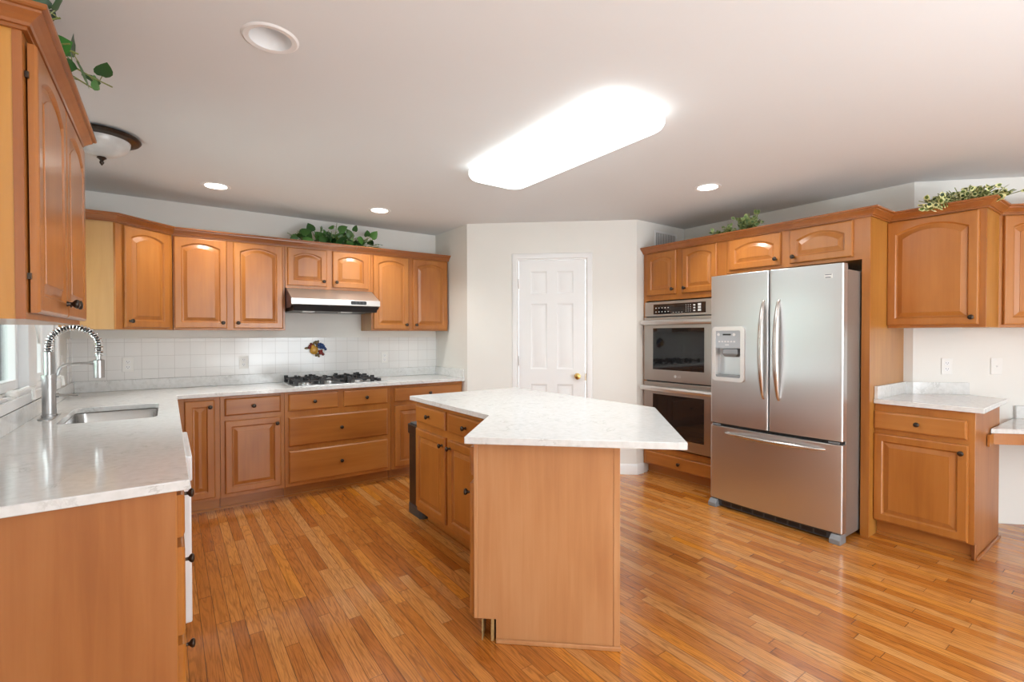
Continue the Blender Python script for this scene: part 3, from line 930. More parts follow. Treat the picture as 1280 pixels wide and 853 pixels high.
# ------------------------------------------------------------------ sink and faucet
t = thing('sink', 'undermount stainless steel sink set in the worktop below the window', 'sink', (0, 0, 0))
def ring3(i, z, r): return [(p[0], p[1], z) for p in rrect(SK[0]+i, SK[1]-i, SK[2]+i, SK[3]-i, max(r, 0.01))]
bowl = MB().rings([ring3(-0.015, 0.8825, 0.06), ring3(-0.004, 0.8825, 0.05), ring3(0.0, 0.878, 0.05), ring3(0.008, 0.74, 0.055), ring3(0.025, 0.712, 0.06), ring3(0.06, 0.705, 0.05), ring3(0.15, 0.70, 0.03)], True, False, True)
o = part('basin', bowl, 'basin', t)
sm = o.modifiers.new('wall', 'SOLIDIFY'); sm.thickness = 0.0015; sm.offset = -1
part('drain', MB().lathe([(0.045, 0.7012), (0.045, 0.704), (0.03, 0.703), (0.028, 0.7015)], 20, ((SK[0]+SK[1])/2, (SK[2]+SK[3])/2, 0)), 'chrome', t)

FX, FY = -0.512, 3.492
t = thing('faucet', 'tall brushed steel kitchen faucet with spring arc neck beside the sink', 'faucet', (FX, FY, ZT1))
part('base_plate', MB().prism(rrect(-0.032, 0.032, -0.125, 0.125, 0.03), 0, 0.007), 'faucet', t, 0.002)
part('body', MB().lathe([(0.034, 0.007), (0.034, 0.016), (0.0295, 0.018), (0.0295, 0.205), (0.031, 0.206), (0.031, 0.225), (0.020, 0.227), (0.020, 0.345), (0.017, 0.347)], 24), 'faucet', t)
path = [Vector((0, 0, 0.345+0.03*k/6)) for k in range(7)]
R = 0.101
for k in range(1, 41):
    a = math.pi*k/40
    path.append(Vector((R-R*math.cos(a), 0, 0.375+R*math.sin(a))))
path += [Vector((2*R, 0, 0.375-0.06*k/6)) for k in range(1, 7)]
part('hose', MB().tube(path, 0.009, 10), 'black', t)
ln = [0]
for a, b in zip(path[:-1], path[1:]): ln.append(ln[-1]+(b-a).length)
hel = []
turns = 29
steps = turns*14
tot = ln[-1]-0.012
j = 0
for i in range(steps+1):
    s_ = 0.0+tot*i/steps
    while j < len(ln)-2 and ln[j+1] < s_: j += 1
    k = (s_-ln[j])/(ln[j+1]-ln[j])
    p = path[j].lerp(path[j+1], k)
    tg = (path[j+1]-path[j]).normalized()
    bn = Vector((0, 1, 0)); nn = tg.cross(bn)
    a = 2*math.pi*turns*i/steps
    hel.append(p + 0.0165*(math.cos(a)*nn+math.sin(a)*bn))
part('spring', MB().tube(hel, 0.0031, 6), 'polished', t)
part('hose_collar', MB().lathe([(0.018, 0.318), (0.018, 0.335), (0.014, 0.337)], 16, (2*R, 0, 0)).box(2*R+0.012, 2*R+0.03, -0.006, 0.006, 0.32, 0.333), 'faucet', t)
part('spray_head', MB().lathe([(0.020, 0.198), (0.0245, 0.2), (0.0245, 0.295), (0.021, 0.298), (0.012, 0.3), (0.011, 0.322)], 20, (2*R, 0, 0)), 'faucet', t)
arm = [(0.024, 0, 0.215), (0.034, 0, 0.225), (0.038, 0, 0.245), (0.046, 0, 0.262), (0.062, 0, 0.274), (0.085, 0, 0.279), (2*R-0.02, 0, 0.282)]
part('support_arm', MB().tube(arm, 0.0075, 10).lathe([(0.011, 2*R-0.04), (0.011, 2*R-0.018)], 14, (0, 0, 0.282), 'x'), 'faucet', t)
part('lever', MB().lathe([(0.013, 0.025), (0.013, 0.04)], 14, (0, 0, 0.115), 'x').tube([(0.038, 0, 0.115), (0.065, 0.002, 0.112), (0.115, 0.004, 0.110)], [0.007, 0.005, 0.0045], 10), 'faucet', t)

# ------------------------------------------------------------------ cooktop
CX0, CX1, CY0, CY1 = 0.845, 1.665, 4.335, 4.815
t = thing('gas_cooktop', 'stainless gas cooktop with black cast iron grates on the back worktop', 'cooktop', (CX0, CY0, ZT1))
W_, D_ = CX1-CX0, CY1-CY0
part('steel_tray', MB().prism(rrect(0, W_, 0, D_, 0.02), 0, 0.006), 'steel', t, 0.002)
def grate(cx, cy, sx=0.105, sy=0.1):
    g = MB()
    b = 0.007
    z0, z1 = 0.032, 0.046
    for s in (-1, 1):
        g.box(cx-sx, cx+sx, cy+s*sy-b, cy+s*sy+b, z0, z1)
        g.box(cx+s*sx-b, cx+s*sx+b, cy-sy, cy+sy, z0, z1)
        for q in (-1, 1):
            g.box(cx+s*sx-0.015, cx+s*sx+0.015, cy+q*sy-0.012, cy+q*sy+0.012, 0.006, 0.066)
    for s in (-1, 1):
        g.box(cx+s*sx-s*0.075 if s > 0 else cx-sx, cx+sx if s > 0 else cx-sx+0.075, cy-b, cy+b, z0, 0.058)
        g.box(cx-b, cx+b, cy+sy-0.07 if s > 0 else cy-sy, cy+sy if s > 0 else cy-sy+0.07, z0, 0.058)
        g.box(cx+s*0.045-0.010, cx+s*0.045+0.010, cy-0.012, cy+0.012, z0, 0.07)
    return g
for cx in (0.135, 0.575):
    for cy in (0.125, 0.35):
        o = part('grate', grate(cx, cy), 'iron', t, 0.002)
for cx, cy in ((0.135, 0.125), (0.135, 0.35), (0.575, 0.125), (0.575, 0.35), (0.355, 0.24)):
    bu = part('burner', MB().lathe([(0.05, 0.006), (0.05, 0.012), (0.036, 0.014), (0.034, 0.024)], 20, (cx, cy, 0)), 'chrome', t)
    part('burner_cap', MB().lathe([(0.036, 0.0242), (0.037, 0.03), (0.03, 0.033)], 20, (cx, cy, 0)), 'iron', bu)
part('grate', grate(0.355, 0.24, 0.1, 0.15), 'iron', t, 0.002)
for k in range(5):
    part('control_knob', MB().lathe([(0.02, 0.006), (0.019, 0.026), (0.016, 0.028)], 16, (W_-0.06, 0.07+0.085*k, 0)), 'iron', t)

# ------------------------------------------------------------------ range hood
t = thing('range_hood', 'slim stainless range hood mounted under the short wall cabinet above the cooktop', 'hood', (0.838, 4.34, 0))
HW = 0.757
hp = [(0.0, 1.606), (0.0, 1.656), (0.215, 1.7565), (YB-4.341, 1.7565), (YB-4.341, 1.60), (0.03, 1.60)]
part('canopy', MB().rings([[(x, y, z) for y, z in hp] for x in (0.003, HW-0.003)], True, True, True), 'band', t, 0.002)
for x0, x1 in ((0.0, 0.003), (HW-0.003, HW)):
    part('side_panel', MB().rings([[(x, y, z) for y, z in [(0.012, 1.605), (0.012, 1.66), (0.215, 1.7565), (YB-4.341, 1.7565), (YB-4.341, 1.58), (0.05, 1.58)]] for x in (x0, x1)], True, True, True), 'maroon', t)
part('front_band', MB().box(0.0, HW, -0.004, 0.0, 1.607, 1.657), 'band', t, 0.0015)
part('filter_tray', MB().rings([[(x, y, z) for y, z in [(0.012, 1.6), (0.03, 1.553), (YB-4.35, 1.553), (YB-4.35, 1.6)]] for x in (0.02, HW-0.02)], True, True, True), 'black', t)
for xx in (0.1, 0.42): part('lamp_lens', MB().box(xx, xx+0.1, 0.06, 0.16, 1.545, 1.553), 'frost', t)
cp = part('switch_plate', MB().prism([(p[0], p[1]) for p in rrect(0.49, 0.63, 1.617, 1.648, 0.01)], 0, 0.002), 'black', t)
cp.rotation_euler = (rad(90), 0, 0); cp.location = (0, -0.0042, 0)
for k in range(3):
    part('switch_knob', MB().lathe([(0.0105, 0), (0.0095, 0.008), (0.006, 0.009)], 14, (0.535+0.033*k, -0.0064, 1.6325), 'y'), 'dark_grey', t)

# ------------------------------------------------------------------ double oven
t = thing('double_wall_oven', 'stainless double wall oven with black glass doors in the tall cabinet', 'oven', (OX, 3.058, 0), -90)
VW = 0.745
part('oven_body', MB().box(0.004, VW-0.004, 0.004, 0.55, 0.298, 1.655), 'dark_grey', t)
ctl = part('control_panel', MB().box(0, VW, -0.022, 0.003, 1.515, 1.652), 'oven_steel', t, 0.003)
part('display_glass', MB().box(0.1, VW-0.1, -0.0235, -0.0221, 1.535, 1.628), 'black_glass', ctl)
mk = MB()
for r_ in range(2):
    for c_ in range(5): mk.box(0.123+c_*0.034, 0.135+c_*0.034, -0.0241, -0.0236, 1.553+0.036*r_, 1.561+0.036*r_)
for c_ in range(4): mk.box(0.315+c_*0.03, 0.325+c_*0.03, -0.0241, -0.0236, 1.545, 1.549)
for r_ in range(4):
    for c_ in range(3): mk.box(0.45+c_*0.022, 0.455+c_*0.022, -0.0241, -0.0236, 1.55+0.018*r_, 1.556+0.018*r_)
for r_ in range(3): mk.box(0.525, 0.545, -0.0241, -0.0236, 1.55+0.024*r_, 1.562+0.024*r_); mk.box(0.57, 0.6, -0.0241, -0.0236, 1.55+0.024*r_, 1.568+0.024*r_)
part('key_marks', mk, 'print', ctl)
def oven_door(z0, z1, wz0, wz1, hz):
    d = part('oven_door', MB().box(0, VW, -0.035, 0.003, z0, z1), 'oven_steel', t, 0.004)
    part('window', MB().box(0.105, VW-0.105, -0.0365, -0.0352, wz0, wz1), 'black_glass', d)
    hb = MB()
    n = 16
    pth = [(0.0+VW*k/n, -0.078-0.012*math.sin(math.pi*k/n), hz) for k in range(n+1)]
    hb.tube(pth, 0.013, 12, flat=1.7)
    for xx in (0.03, VW-0.03): hb.box(xx-0.012, xx+0.012, -0.08, -0.0352, hz-0.012, hz+0.012)
    part('handle', hb, 'chrome', d)
    return d
dd = oven_door(0.914, 1.506, 1.02, 1.405, 1.458)
oven_door(0.308, 0.902, 0.40, 0.79, 0.845)
fc = bpy.data.curves.new('logo_text', 'FONT'); fc.body = 'LG'; fc.size = 0.03; fc.extrude = 0.0004; fc.align_x = 'LEFT'; fc.align_y = 'CENTER'
tmp = bpy.data.objects.new('logo_text', fc); COL.objects.link(tmp)
bpy.context.view_layer.update()
lm = bpy.data.meshes.new_from_object(tmp.evaluated_get(bpy.context.evaluated_depsgraph_get()))
bpy.data.objects.remove(tmp)
lm.materials.clear(); lm.materials.append(M['print'])
lg = part('logo', lm, None, dd, loc=(VW/2, -0.0356, 0.965)); lg.rotation_euler = (rad(90), 0, 0)
part('logo_disc', MB().lathe([(0.013, 0), (0.013, 0.0006)], 20, (VW/2-0.022, -0.0353, 0.965), 'y'), 'print', dd)

# ------------------------------------------------------------------ refrigerator
FXF, FY0 = 3.475, 2.207
t = thing('refrigerator', 'stainless french door refrigerator with water dispenser and bottom freezer drawer', 'refrigerator', (FXF, FY0, 0), -90)
RWD = 0.92
part('cabinet_body', MB().box(0.008, RWD-0.006, 0.085, 0.80, 0.03, 1.765), 'steel_side', t, 0.004)
def front_y(x):
    q = 2*x/RWD-1
    return 0.016*q*q
def fdoor(x0, x1):
    n = 16
    pts = []
    for k in range(n+1):
        x = x0+(x1-x0)*k/n
        e_ = min(x-x0, x1-x)
        r = 0.012
        pts.append((x, front_y(x) + (r-math.sqrt(max(0, r*r-(r-e_)**2)) if e_ < r else 0)))
    pts2 = []
    # finer samples at rounded ends
    for k in range(6): 
        a = rad(90*k/5); e_ = 0.012*(1-math.cos(a)); pts2.append((x0+e_, front_y(x0)+0.012*(1-math.sin(a))))
    pts2 += [p for p in pts if x0+0.013 < p[0] < x1-0.013]
    for k in range(5, -1, -1):
        a = rad(90*k/5); e_ = 0.012*(1-math.cos(a)); pts2.append((x1-e_, front_y(x1)+0.012*(1-math.sin(a))))
    return pts2 + [(x1, 0.078), (x0, 0.078)]
def door_part(name, x0, x1, z0, z1):
    return part(name, MB().prism(fdoor(x0, x1), z0, z1), 'steel', t, 0.002)
ld = door_part('door', 0.0, 0.4565, 0.658, 1.80)
rd = door_part('door', 0.4625, RWD, 0.658, 1.80)
fz = door_part('freezer_drawer', 0.0, RWD, 0.066, 0.634)
part('door_gasket', MB().box(0.012, RWD-0.012, 0.03, 0.084, 0.634, 0.658).box(0.4567, 0.4623, 0.03, 0.084, 0.66, 1.798), 'dark_gap', t)
for xx in (0.02, RWD-0.08):
    part('centre_hinge', MB().box(xx, xx+0.06, 0.012, 0.05, 0.641, 0.651), 'grey', t)
for xx in (0.03, RWD-0.1):
    part('hinge_cover', MB().box(xx, xx+0.07, 0.03, 0.17, 1.7655, 1.80), 'light_grey', t, 0.006)
def handle_v(x, par):
    n = 28
    pth, rs = [], []
    for k in range(n+1):
        q = k/n
        b = math.sin(math.pi*q)**0.55
        pth.append((x, front_y(x)+0.004-0.052*b, 0.885+0.70*q)); rs.append(0.011+0.009*min(1, 4*min(q, 1-q)))
    part('handle', MB().tube(pth, rs, 14), 'handle', par)
handle_v(0.425, ld); handle_v(0.530, rd)
n = 28
pth, rs = [], []
for k in range(n+1):
    q = k/n; x = 0.13+0.69*q
    b = math.sin(math.pi*q)**0.5
    pth.append((x, front_y(x)+0.004-0.055*b, 0.592)); rs.append(0.008+0.006*min(1, 5*min(q, 1-q)))
part('handle', MB().tube(pth, rs, 14), 'handle', fz)
# dispenser
dx0, dx1, dz0, dz1 = 0.03, 0.287, 0.988, 1.404
yd = 0.006
def cut(o, mb):
    me = mb.mesh('cut', M['steel'], 0)
    c = bpy.data.objects.new('cut', me); COL.objects.link(c); c.parent = o.parent
    bpy.context.view_layer.update()
    b = o.modifiers.new('hole', 'BOOLEAN'); b.operation = 'DIFFERENCE'; b.object = c; b.solver = 'EXACT'
    bpy.context.view_layer.update()
    nm = bpy.data.meshes.new_from_object(o.evaluated_get(bpy.context.evaluated_depsgraph_get()))
    o.modifiers.clear(); o.data = nm
    bpy.data.objects.remove(c)
cut(ld, MB().box(dx0+0.02, dx1-0.02, -0.05, 0.066, dz0+0.03, 1.245))
disp = part('dispenser', MB().prism([(p[0], p[1]) for p in rrect(dx0, dx1, dz0, dz1, 0.03)], -0.02, 0.012, [rrect(dx0+0.028, dx1-0.03, dz0+0.03, dz1-0.03, 0.012)[::-1]]), 'silver', t, 0.006)
disp.rotation_euler = (rad(90), 0, 0)
dp = part('dispenser_panel', MB().box(dx0+0.0285, dx1-0.0305, -0.006, 0.004, 1.240, dz1-0.0305), 'light_grey', t)
part('dispenser_display', MB().box(dx0+0.085, dx0+0.15, -0.0075, -0.0061, 1.338, 1.350), 'black', t)
bt = MB()
for xx in (dx0+0.05, dx0+0.175): bt.lathe([(0.012, 0.0062), (0.011, 0.009)], 14, (xx, 0, 1.344), 'y')
for k in range(6): bt.box(dx0+0.05+0.024*k, dx0+0.065+0.024*k, -0.0075, -0.0061, 1.285, 1.296)
bt.box(dx0+0.105, dx0+0.135, -0.0075, -0.0061, 1.262, 1.27)
part('dispenser_buttons', bt, 'print', t)
part('dispenser_paddle', MB().rings([[(dx0+0.085, -0.004, 1.238), (dx0+0.2, -0.004, 1.238), (dx0+0.2, 0.05, 1.238), (dx0+0.085, 0.05, 1.238)],
     [(dx0+0.08, -0.012, 1.20), (dx0+0.205, -0.012, 1.20), (dx0+0.205, 0.05, 1.20), (dx0+0.08, 0.05, 1.20)],
     [(dx0+0.095, 0.0, 1.175), (dx0+0.19, 0.0, 1.175), (dx0+0.19, 0.045, 1.175), (dx0+0.095, 0.045, 1.175)]], True, True, True), 'grey', t, 0.006)
part('drip_tray', MB().box(dx0+0.022, dx1-0.022, -0.006, 0.062, 1.0185, 1.036), 'grey', t)
bd = MB().box(0.812, 0.858, front_y(0.835)-0.003, front_y(0.835)+0.004, 1.708, 1.737)
bo = part('badge', bd, 'silver', rd)
part('badge_print', MB().box(0.816, 0.854, front_y(0.835)-0.0036, front_y(0.835)-0.003, 1.729, 1.733).box(0.818, 0.85, front_y(0.835)-0.0036, front_y(0.835)-0.003, 1.711, 1.716), 'blue_ink', bo)
gr = MB().box(0.03, RWD-0.03, 0.03, 0.07, 0.012, 0.058)
gp = part('toe_grille', gr, 'dark_grey', t, 0.004)
sl = MB()
for k in range(9): sl.box(0.09+0.083*k, 0.162+0.083*k, 0.0285, 0.0299, 0.022, 0.05)
part('grille_vent', sl, 'black', gp)
for xx in (0.0, RWD-0.065):
    part('front_foot', MB().rings([[(xx, -0.012, 0), (xx+0.065, -0.012, 0), (xx+0.065, 0.08, 0), (xx, 0.08, 0)],
         [(xx, -0.012, 0.03), (xx+0.065, -0.012, 0.03), (xx+0.065, 0.08, 0.03), (xx, 0.08, 0.03)],
         [(xx+0.004, 0.012, 0.058), (xx+0.061, 0.012, 0.058), (xx+0.061, 0.08, 0.058), (xx+0.004, 0.08, 0.058)]], True, True, True), 'grey', t, 0.003)
part('hinge_bracket', MB().box(RWD-0.06, RWD-0.004, 0.03, 0.09, 0.0585, 0.0655), 'chrome', t)

# ------------------------------------------------------------------ island
P1, P2 = (1.087, 1.822), (1.558, 1.403)
IX = 1.44
t = thing('island_cabinet', 'angled kitchen island cabinet with plain wood end panel, drawers and doors on the left', 'island', (0, 0, 0))
body = [(IX, 3.20), (IX, 2.18), (P1[0]+0.018, P1[1]+0.02), (P2[0]+0.012, P2[1]+0.016), (2.04, 1.90), (2.04, 3.20)]
part('carcass', MB().prism(body, 0.1, 0.883), 'wood', t)
toe = [(IX+0.07, 3.17), (IX+0.07, 2.15), (P1[0]+0.107, P1[1]+0.004), (P2[0]+0.012, P2[1]+0.02), (2.04, 1.90), (2.04, 3.17)]
part('toe_kick', MB().prism(toe, 0.0, 0.0999).prism([(IX+0.058, 3.17), (IX+0.058, 2.16), (IX+0.07, 2.16), (IX+0.07, 3.17)], 0, 0.018), 'wood_h', t)
pv = Vector(P2)-Vector(P1); plen = pv.length; pd = pv.normalized(); pn = Vector((-pd.y, pd.x))
pang = math.degrees(math.atan2(pd.y, pd.x))
def frame_at(x, y, a):
    o = Matrix.Translation((x, y, 0)) @ Matrix.Rotation(rad(a), 4, 'Z')
    return o
def xf(mb, mat):
    mb.v = [tuple(mat @ Vector(p)) for p in mb.v]; return mb
fm = frame_at(P1[0], P1[1], pang)
pm = MB().box(0.018, plen-0.028, 0, 0.016, 0.1, 0.883).box(0.098, plen-0.028, 0, 0.016, 0.003, 0.1)
part('end_panel', xf(pm, fm), 'laminate', t)
part('corner_post', xf(MB().box(0, 0.0175, -0.001, 0.02, 0.1, 0.883), fm), 'laminate', t, 0.002)
part('corner_post', xf(MB().box(plen-0.0275, plen, -0.002, 0.02, 0.003, 0.883), fm), 'laminate', t, 0.002)
part('shoe_moulding', xf(MB().box(0.098, plen+0.004, -0.012, -0.0025, 0.0, 0.018), fm), 'laminate', t, 0.003)
part('toe_board', xf(MB().box(0.034, 0.037, 0.005, 0.1, 0.0, 0.099).box(0.075, 0.088, 0.005, 0.1, 0.0, 0.099), fm), 'raw', t)
# fronts on the left face (facing -X): local frame mapped to the world through fi
def moved(o, mat):
    o.matrix_local = mat
    return o
fi = Matrix.Translation((IX, 3.20, 0)) @ Matrix.Rotation(rad(-90), 4, 'Z')
for a, b in ((0.02, 0.458), (0.506, 0.95)):
    moved(drawer(t, a, b, 0.737, 0.856), fi)
moved(door(t, 0.02, 0.46, 0.135, 0.69, 'tr', arch=False), fi)
moved(door(t, 0.506, 0.95, 0.135, 0.69, 'tl', arch=False), fi)
# fronts on the angled left face
q = Vector((IX, 2.18))-Vector(P1)
fa = Matrix.Translation((IX-0.001, 2.18+0.0, 0)) @ Matrix.Rotation(math.atan2(-q.y, -q.x), 4, 'Z') @ Matrix.Translation((0, -0.002, 0))
ql = q.length
moved(drawer(t, 0.05, ql-0.012, 0.728, 0.852, knob=False), fa)
moved(door(t, 0.05, ql-0.012, 0.115, 0.692, 'tr', arch=False), fa)

# ------------------------------------------------------------------ trash bin
t = thing('trash_bin', 'tall slim brown metal trash bin with black base behind the island cabinet', 'bin', (1.485, 3.235, 0))
part('body', MB().prism(rrect(0.005, 0.40, 0.005, 0.235, 0.03), 0.075, 0.60), 'bin', t)
part('base', MB().prism(rrect(0.0, 0.405, 0.0, 0.24, 0.035), 0.0, 0.074), 'dark_grey', t, 0.004)
part('rim', MB().prism(rrect(-0.004, 0.409, -0.004, 0.244, 0.034), 0.601, 0.672), 'bin', t, 0.004)
part('lid', MB().prism(rrect(0.012, 0.393, 0.012, 0.228, 0.025), 0.6725, 0.682), 'dark_grey', t, 0.003)

# ------------------------------------------------------------------ electrical plates
def plate(name, label, loc, rot, kind='duplex', group=None):
    t = thing(name, label, 'outlet' if kind != 'blank' else 'wall plate', loc, rot, group)
    part('cover_plate', MB().box(-0.036, 0.036, -0.006, -0.0006, -0.058, 0.058), 'white_plastic', t, 0.003)
    if kind == 'duplex':
        for dz in (-0.021, 0.021):
            r_ = part('receptacle', MB().prism(rrect(-0.016, 0.016, dz-0.014, dz+0.014, 0.009), 0.0062, 0.0078), 'white', t, 0.0006)
            r_.rotation_euler = (rad(90), 0, 0)
            part('slots', MB().box(-0.008, -0.006, -0.0084, -0.0079, dz-0.001, dz+0.008).box(0.006, 0.008, -0.0084, -0.0079, dz-0.001, dz+0.007).box(-0.002, 0.002, -0.0084, -0.0079, dz-0.009, dz-0.005), 'black', r_ and t)
    elif kind == 'switch':
        part('toggle', MB().box(-0.005, 0.005, -0.016, -0.0062, -0.01, 0.012), 'white', t, 0.001)
    else:
        part('jack', MB().lathe([(0.006, 0.0062), (0.0045, 0.0066), (0.0045, 0.014)], 12, (0, 0, 0), 'y'), 'chrome', t)
    return t
ty = YB-0.009
plate('wall_outlet', 'white duplex outlet on the tiles left, behind the sink end of the worktop', (-0.257, ty, 1.116), 0)
plate('wall_outlet', 'white duplex outlet on the tiles left of the cooktop', (0.545, ty, 1.107), 0)
plate('wall_outlet', 'white duplex outlet on the tiles right of the cooktop', (1.83, ty, 1.113), 0)
plate('wall_outlet', 'white duplex outlet on plain wall above the side worktop', (4.562, 1.028, 1.114), -45)
plate('cable_plate', 'white cable jack plate on plain wall above the desk', (4.78, 0.81, 1.117), -45, 'blank')
plate('light_switch', 'white switch plate on the left wall between window and tiled corner', (XL, 4.47, 1.153), 90, 'switch')

# vent register on the pantry side wall
t = thing('air_vent', 'white air register high on pantry side wall, half hidden above the oven cabinet', 'vent', (3.92, C2.y, 2.11))
part('frame', MB().box(0, 0.02, -0.008, -0.001, 0, 0.265).box(0.335, 0.355, -0.008, -0.001, 0, 0.265).box(0.02, 0.335, -0.008, -0.001, 0.245, 0.265).box(0.02, 0.335, -0.008, -0.001, 0, 0.02), 'white', t)
part('back_plate', MB().box(0.02, 0.335, -0.003, -0.001, 0.02, 0.245), 'grey', t)
lv = MB()
for k in range(17): lv.box(0.022+0.0185*k, 0.026+0.0185*k, -0.007, -0.003, 0.021, 0.244)
part('louvers', lv, 'white', t)

# ------------------------------------------------------------------ ceiling lights
t = thing('fluorescent_light', 'long glowing white fluorescent light with rounded corners on the ceiling', 'ceiling light', (1.822, 2.15, CEIL))
def rr3(i, z): return [(p[0], p[1], z) for p in rrect(-0.226+i, 0.226-i, -0.655+i, 0.655-i, max(0.11-i, 0.02), 8)]
part('diffuser', MB().rings([rr3(0.006, -0.022), rr3(0, -0.03), rr3(0.0, -0.055), rr3(0.01, -0.072), rr3(0.03, -0.083), rr3(0.07, -0.088)], True, True, True), 'lamp', t)
part('mounting_base', MB().rings([rr3(0.03, -0.001), rr3(0.03, -0.0215)], True, True, True), 'white', t)
tl = bpy.data.lights.new('fluorescent_tubes', 'AREA')
tl.shape = 'RECTANGLE'; tl.size = 0.30; tl.size_y = 1.1; tl.energy = TUBES; tl.color = (0.88, 0.96, 1.0)
to = bpy.data.objects.new('fluorescent_tubes', tl); COL.objects.link(to); to.parent = t; to.location = (0, 0, -0.0885)
for i, (x, y) in enumerate(CANS):
    lab = ['lit recessed ceiling light at the left, above the corner wall cabinets', 'lit recessed ceiling light above the cooktop wall cabinets',
           'lit recessed ceiling light near the refrigerator', 'unlit recessed ceiling light nearest the camera at top left'][i]
    t = thing('recessed_light', lab, 'ceiling light', (x, y, CEIL), 0)
    part('trim_ring', MB().rings([[(r_*math.cos(2*math.pi*k/32), r_*math.sin(2*math.pi*k/32), z) for k in range(32)] for r_, z in ((0.072, 0.0), (0.072, -0.004), (0.09, -0.006), (0.098, -0.001), (0.098, -0.0005), (0.074, -0.0005))], True), 'white', t)
    part('housing', MB().lathe([(0.0715, 0.0), (0.066, 0.03), (0.06, 0.1), (0.0605, 0.102), (0.0785, 0.102), (0.0785, 0.024), (0.0778, 0.0222)], 32, cap0=False, cap1=False), 'white', t)
    if i < 3:
        cl = bpy.data.lights.new('recessed_lamp', 'SPOT'); cl.energy = 34; cl.spot_size = rad(130); cl.spot_blend = 0.6
        cl.shadow_soft_size = 0.07; cl.color = (1.0, 0.95, 0.88)
        co = bpy.data.objects.new('recessed_lamp', cl); COL.objects.link(co); co.parent = t; co.location = (0, 0, -0.008)
    if i < 3: part('lamp_lens', MB().lathe([(0.068, 0.006), (0.06, 0.002), (0.03, 0.0005)], 28), 'can', t)
    else: part('lamp_lens', MB().lathe([(0.059, 0.085), (0.05, 0.06), (0.03, 0.05), (0.01, 0.048)], 28), 'frost', t)
t = thing('flush_mount_light', 'bronze rimmed ceiling light with white glass bowl behind the near wall cabinet', 'ceiling light', (-0.285, 3.46, CEIL))
part('rim', MB().lathe([(0.12, -0.001), (0.16, -0.005), (0.172, -0.010), (0.175, -0.018), (0.168, -0.027), (0.160, -0.031), (0.150, -0.030), (0.140, -0.035), (0.128, -0.034)], 40), 'bronze', t)
part('bowl', MB().lathe([(0.127, -0.0345), (0.125, -0.05), (0.118, -0.068), (0.104, -0.088), (0.075, -0.108), (0.04, -0.122), (0.012, -0.126)], 40), 'frost', t)
part('finial', MB().lathe([(0.02, -0.1265), (0.022, -0.132), (0.012, -0.139), (0.007, -0.147), (0.011, -0.153), (0.009, -0.161), (0.004, -0.168), (0.001, -0.172)], 16), 'bronze', t)

# ------------------------------------------------------------------ plaque on the tiles
t = thing('fruit_plaque', 'small colourful glazed fruit ornament on the tiles above the cooktop', 'ornament', (1.155, ty-0.0006, 1.212))
part('pear', MB().sphere((-0.022, -0.022, -0.01), 0.04, 0.95, 0.5, 1.0, 16, 10).sphere((-0.03, -0.02, 0.022), 0.02, 1, 0.8, 1.1), 'ochre', t)
gm = MB()
for gx, gz in ((0.02, 0.045), (0.038, 0.05), (0.056, 0.042), (0.03, 0.03), (0.048, 0.028), (0.066, 0.028), (0.038, 0.013), (0.056, 0.012), (0.075, 0.01), (0.084, -0.002), (0.02, 0.022)):
    gm.sphere((gx, -0.016, gz), 0.0125, 1, 1.1, 1, 10, 7)
part('grapes', gm, 'blue', t)
rm = MB()
for gx, gz in ((-0.055, 0.03), (-0.045, 0.042), (0.03, -0.02), (0.046, -0.016), (0.05, -0.035), (0.06, -0.05), (0.034, -0.04), (-0.065, 0.015)):
    rm.sphere((gx, -0.014, gz), 0.014, 1, 0.95, 1, 10, 7)
part('berries', rm, 'red', t)
om = MB()
for gx, gz, a in ((-0.02, 0.055, 60), (0.0, 0.06, 100), (0.015, 0.065, 75), (-0.04, 0.045, 130), (0.02, -0.06, -70), (0.0, -0.05, -100), (-0.085, 0.01, 180), (0.01, 0.03, 60)):
    l = MB().sphere((0, 0, 0), 0.022, 1.0, 0.42, 0.5, 10, 6)
    xf(l, Matrix.Translation((gx, -0.0095, gz)) @ Matrix.Rotation(rad(-a), 4, 'Y'))
    om.add(l.v, l.f)
part('leaves', om, 'olive', t)

# ------------------------------------------------------------------ trailing plants on the cabinets
def leaf(mb, pos, direction, normal, L, W):
    d = direction.normalized()
    nn = (normal - d*normal.dot(d)).normalized()
    s = d.cross(nn)
    out = [(0.0, 0.0), (-0.08, 0.22), (0.02, 0.42), (0.25, 0.5), (0.5, 0.44), (0.75, 0.26), (1.0, 0.0)]
    base = len(mb.v)
    if mb.uv is None: mb.uv = []
    pts, uv = [], []
    for k, (x, y) in enumerate(out):
        droop = -0.22*x*x
        if k in (0, len(out)-1):
            pts.append(pos + d*(x*L) + nn*(droop*L)); uv.append((2*x-1, 0))
        else:
            for sg in (1, -1):
                pts.append(pos + d*(x*L) + s*(sg*y*W) + nn*(droop*L - 0.10*y*W*2 + 0.06*L*random.uniform(-1, 1)*y)); uv.append((2*x-1, sg*2*y))
    # midrib
    rib = []
    for x in (0.02, 0.25, 0.5, 0.75):
        rib.append(pos + d*(x*L) + nn*(-0.22*x*x*L)); uv_r = (0.0, 0.0)
    nb = len(pts)
    pts += rib; uv += [(2*x-1, 0) for x in (0.02, 0.25, 0.5, 0.75)]
    F = []
    # index helpers: left pts 1,3,5,7,9 ; right pts 2,4,6,8,10 ; tip 11 ; base 0
    for sg in (0, 1):
        e_ = [1+sg, 3+sg, 5+sg, 7+sg, 9+sg]
        r_ = [nb, nb+1, nb+2, nb+3]
        F += [[0, e_[0], r_[0]], [e_[0], e_[1], r_[0]], [e_[1], e_[2], r_[1], r_[0]], [e_[2], e_[3], r_[2], r_[1]], [e_[3], e_[4], r_[3], r_[2]], [e_[4], 11, r_[3]]]
    mb.add(pts, F); mb.uv += uv

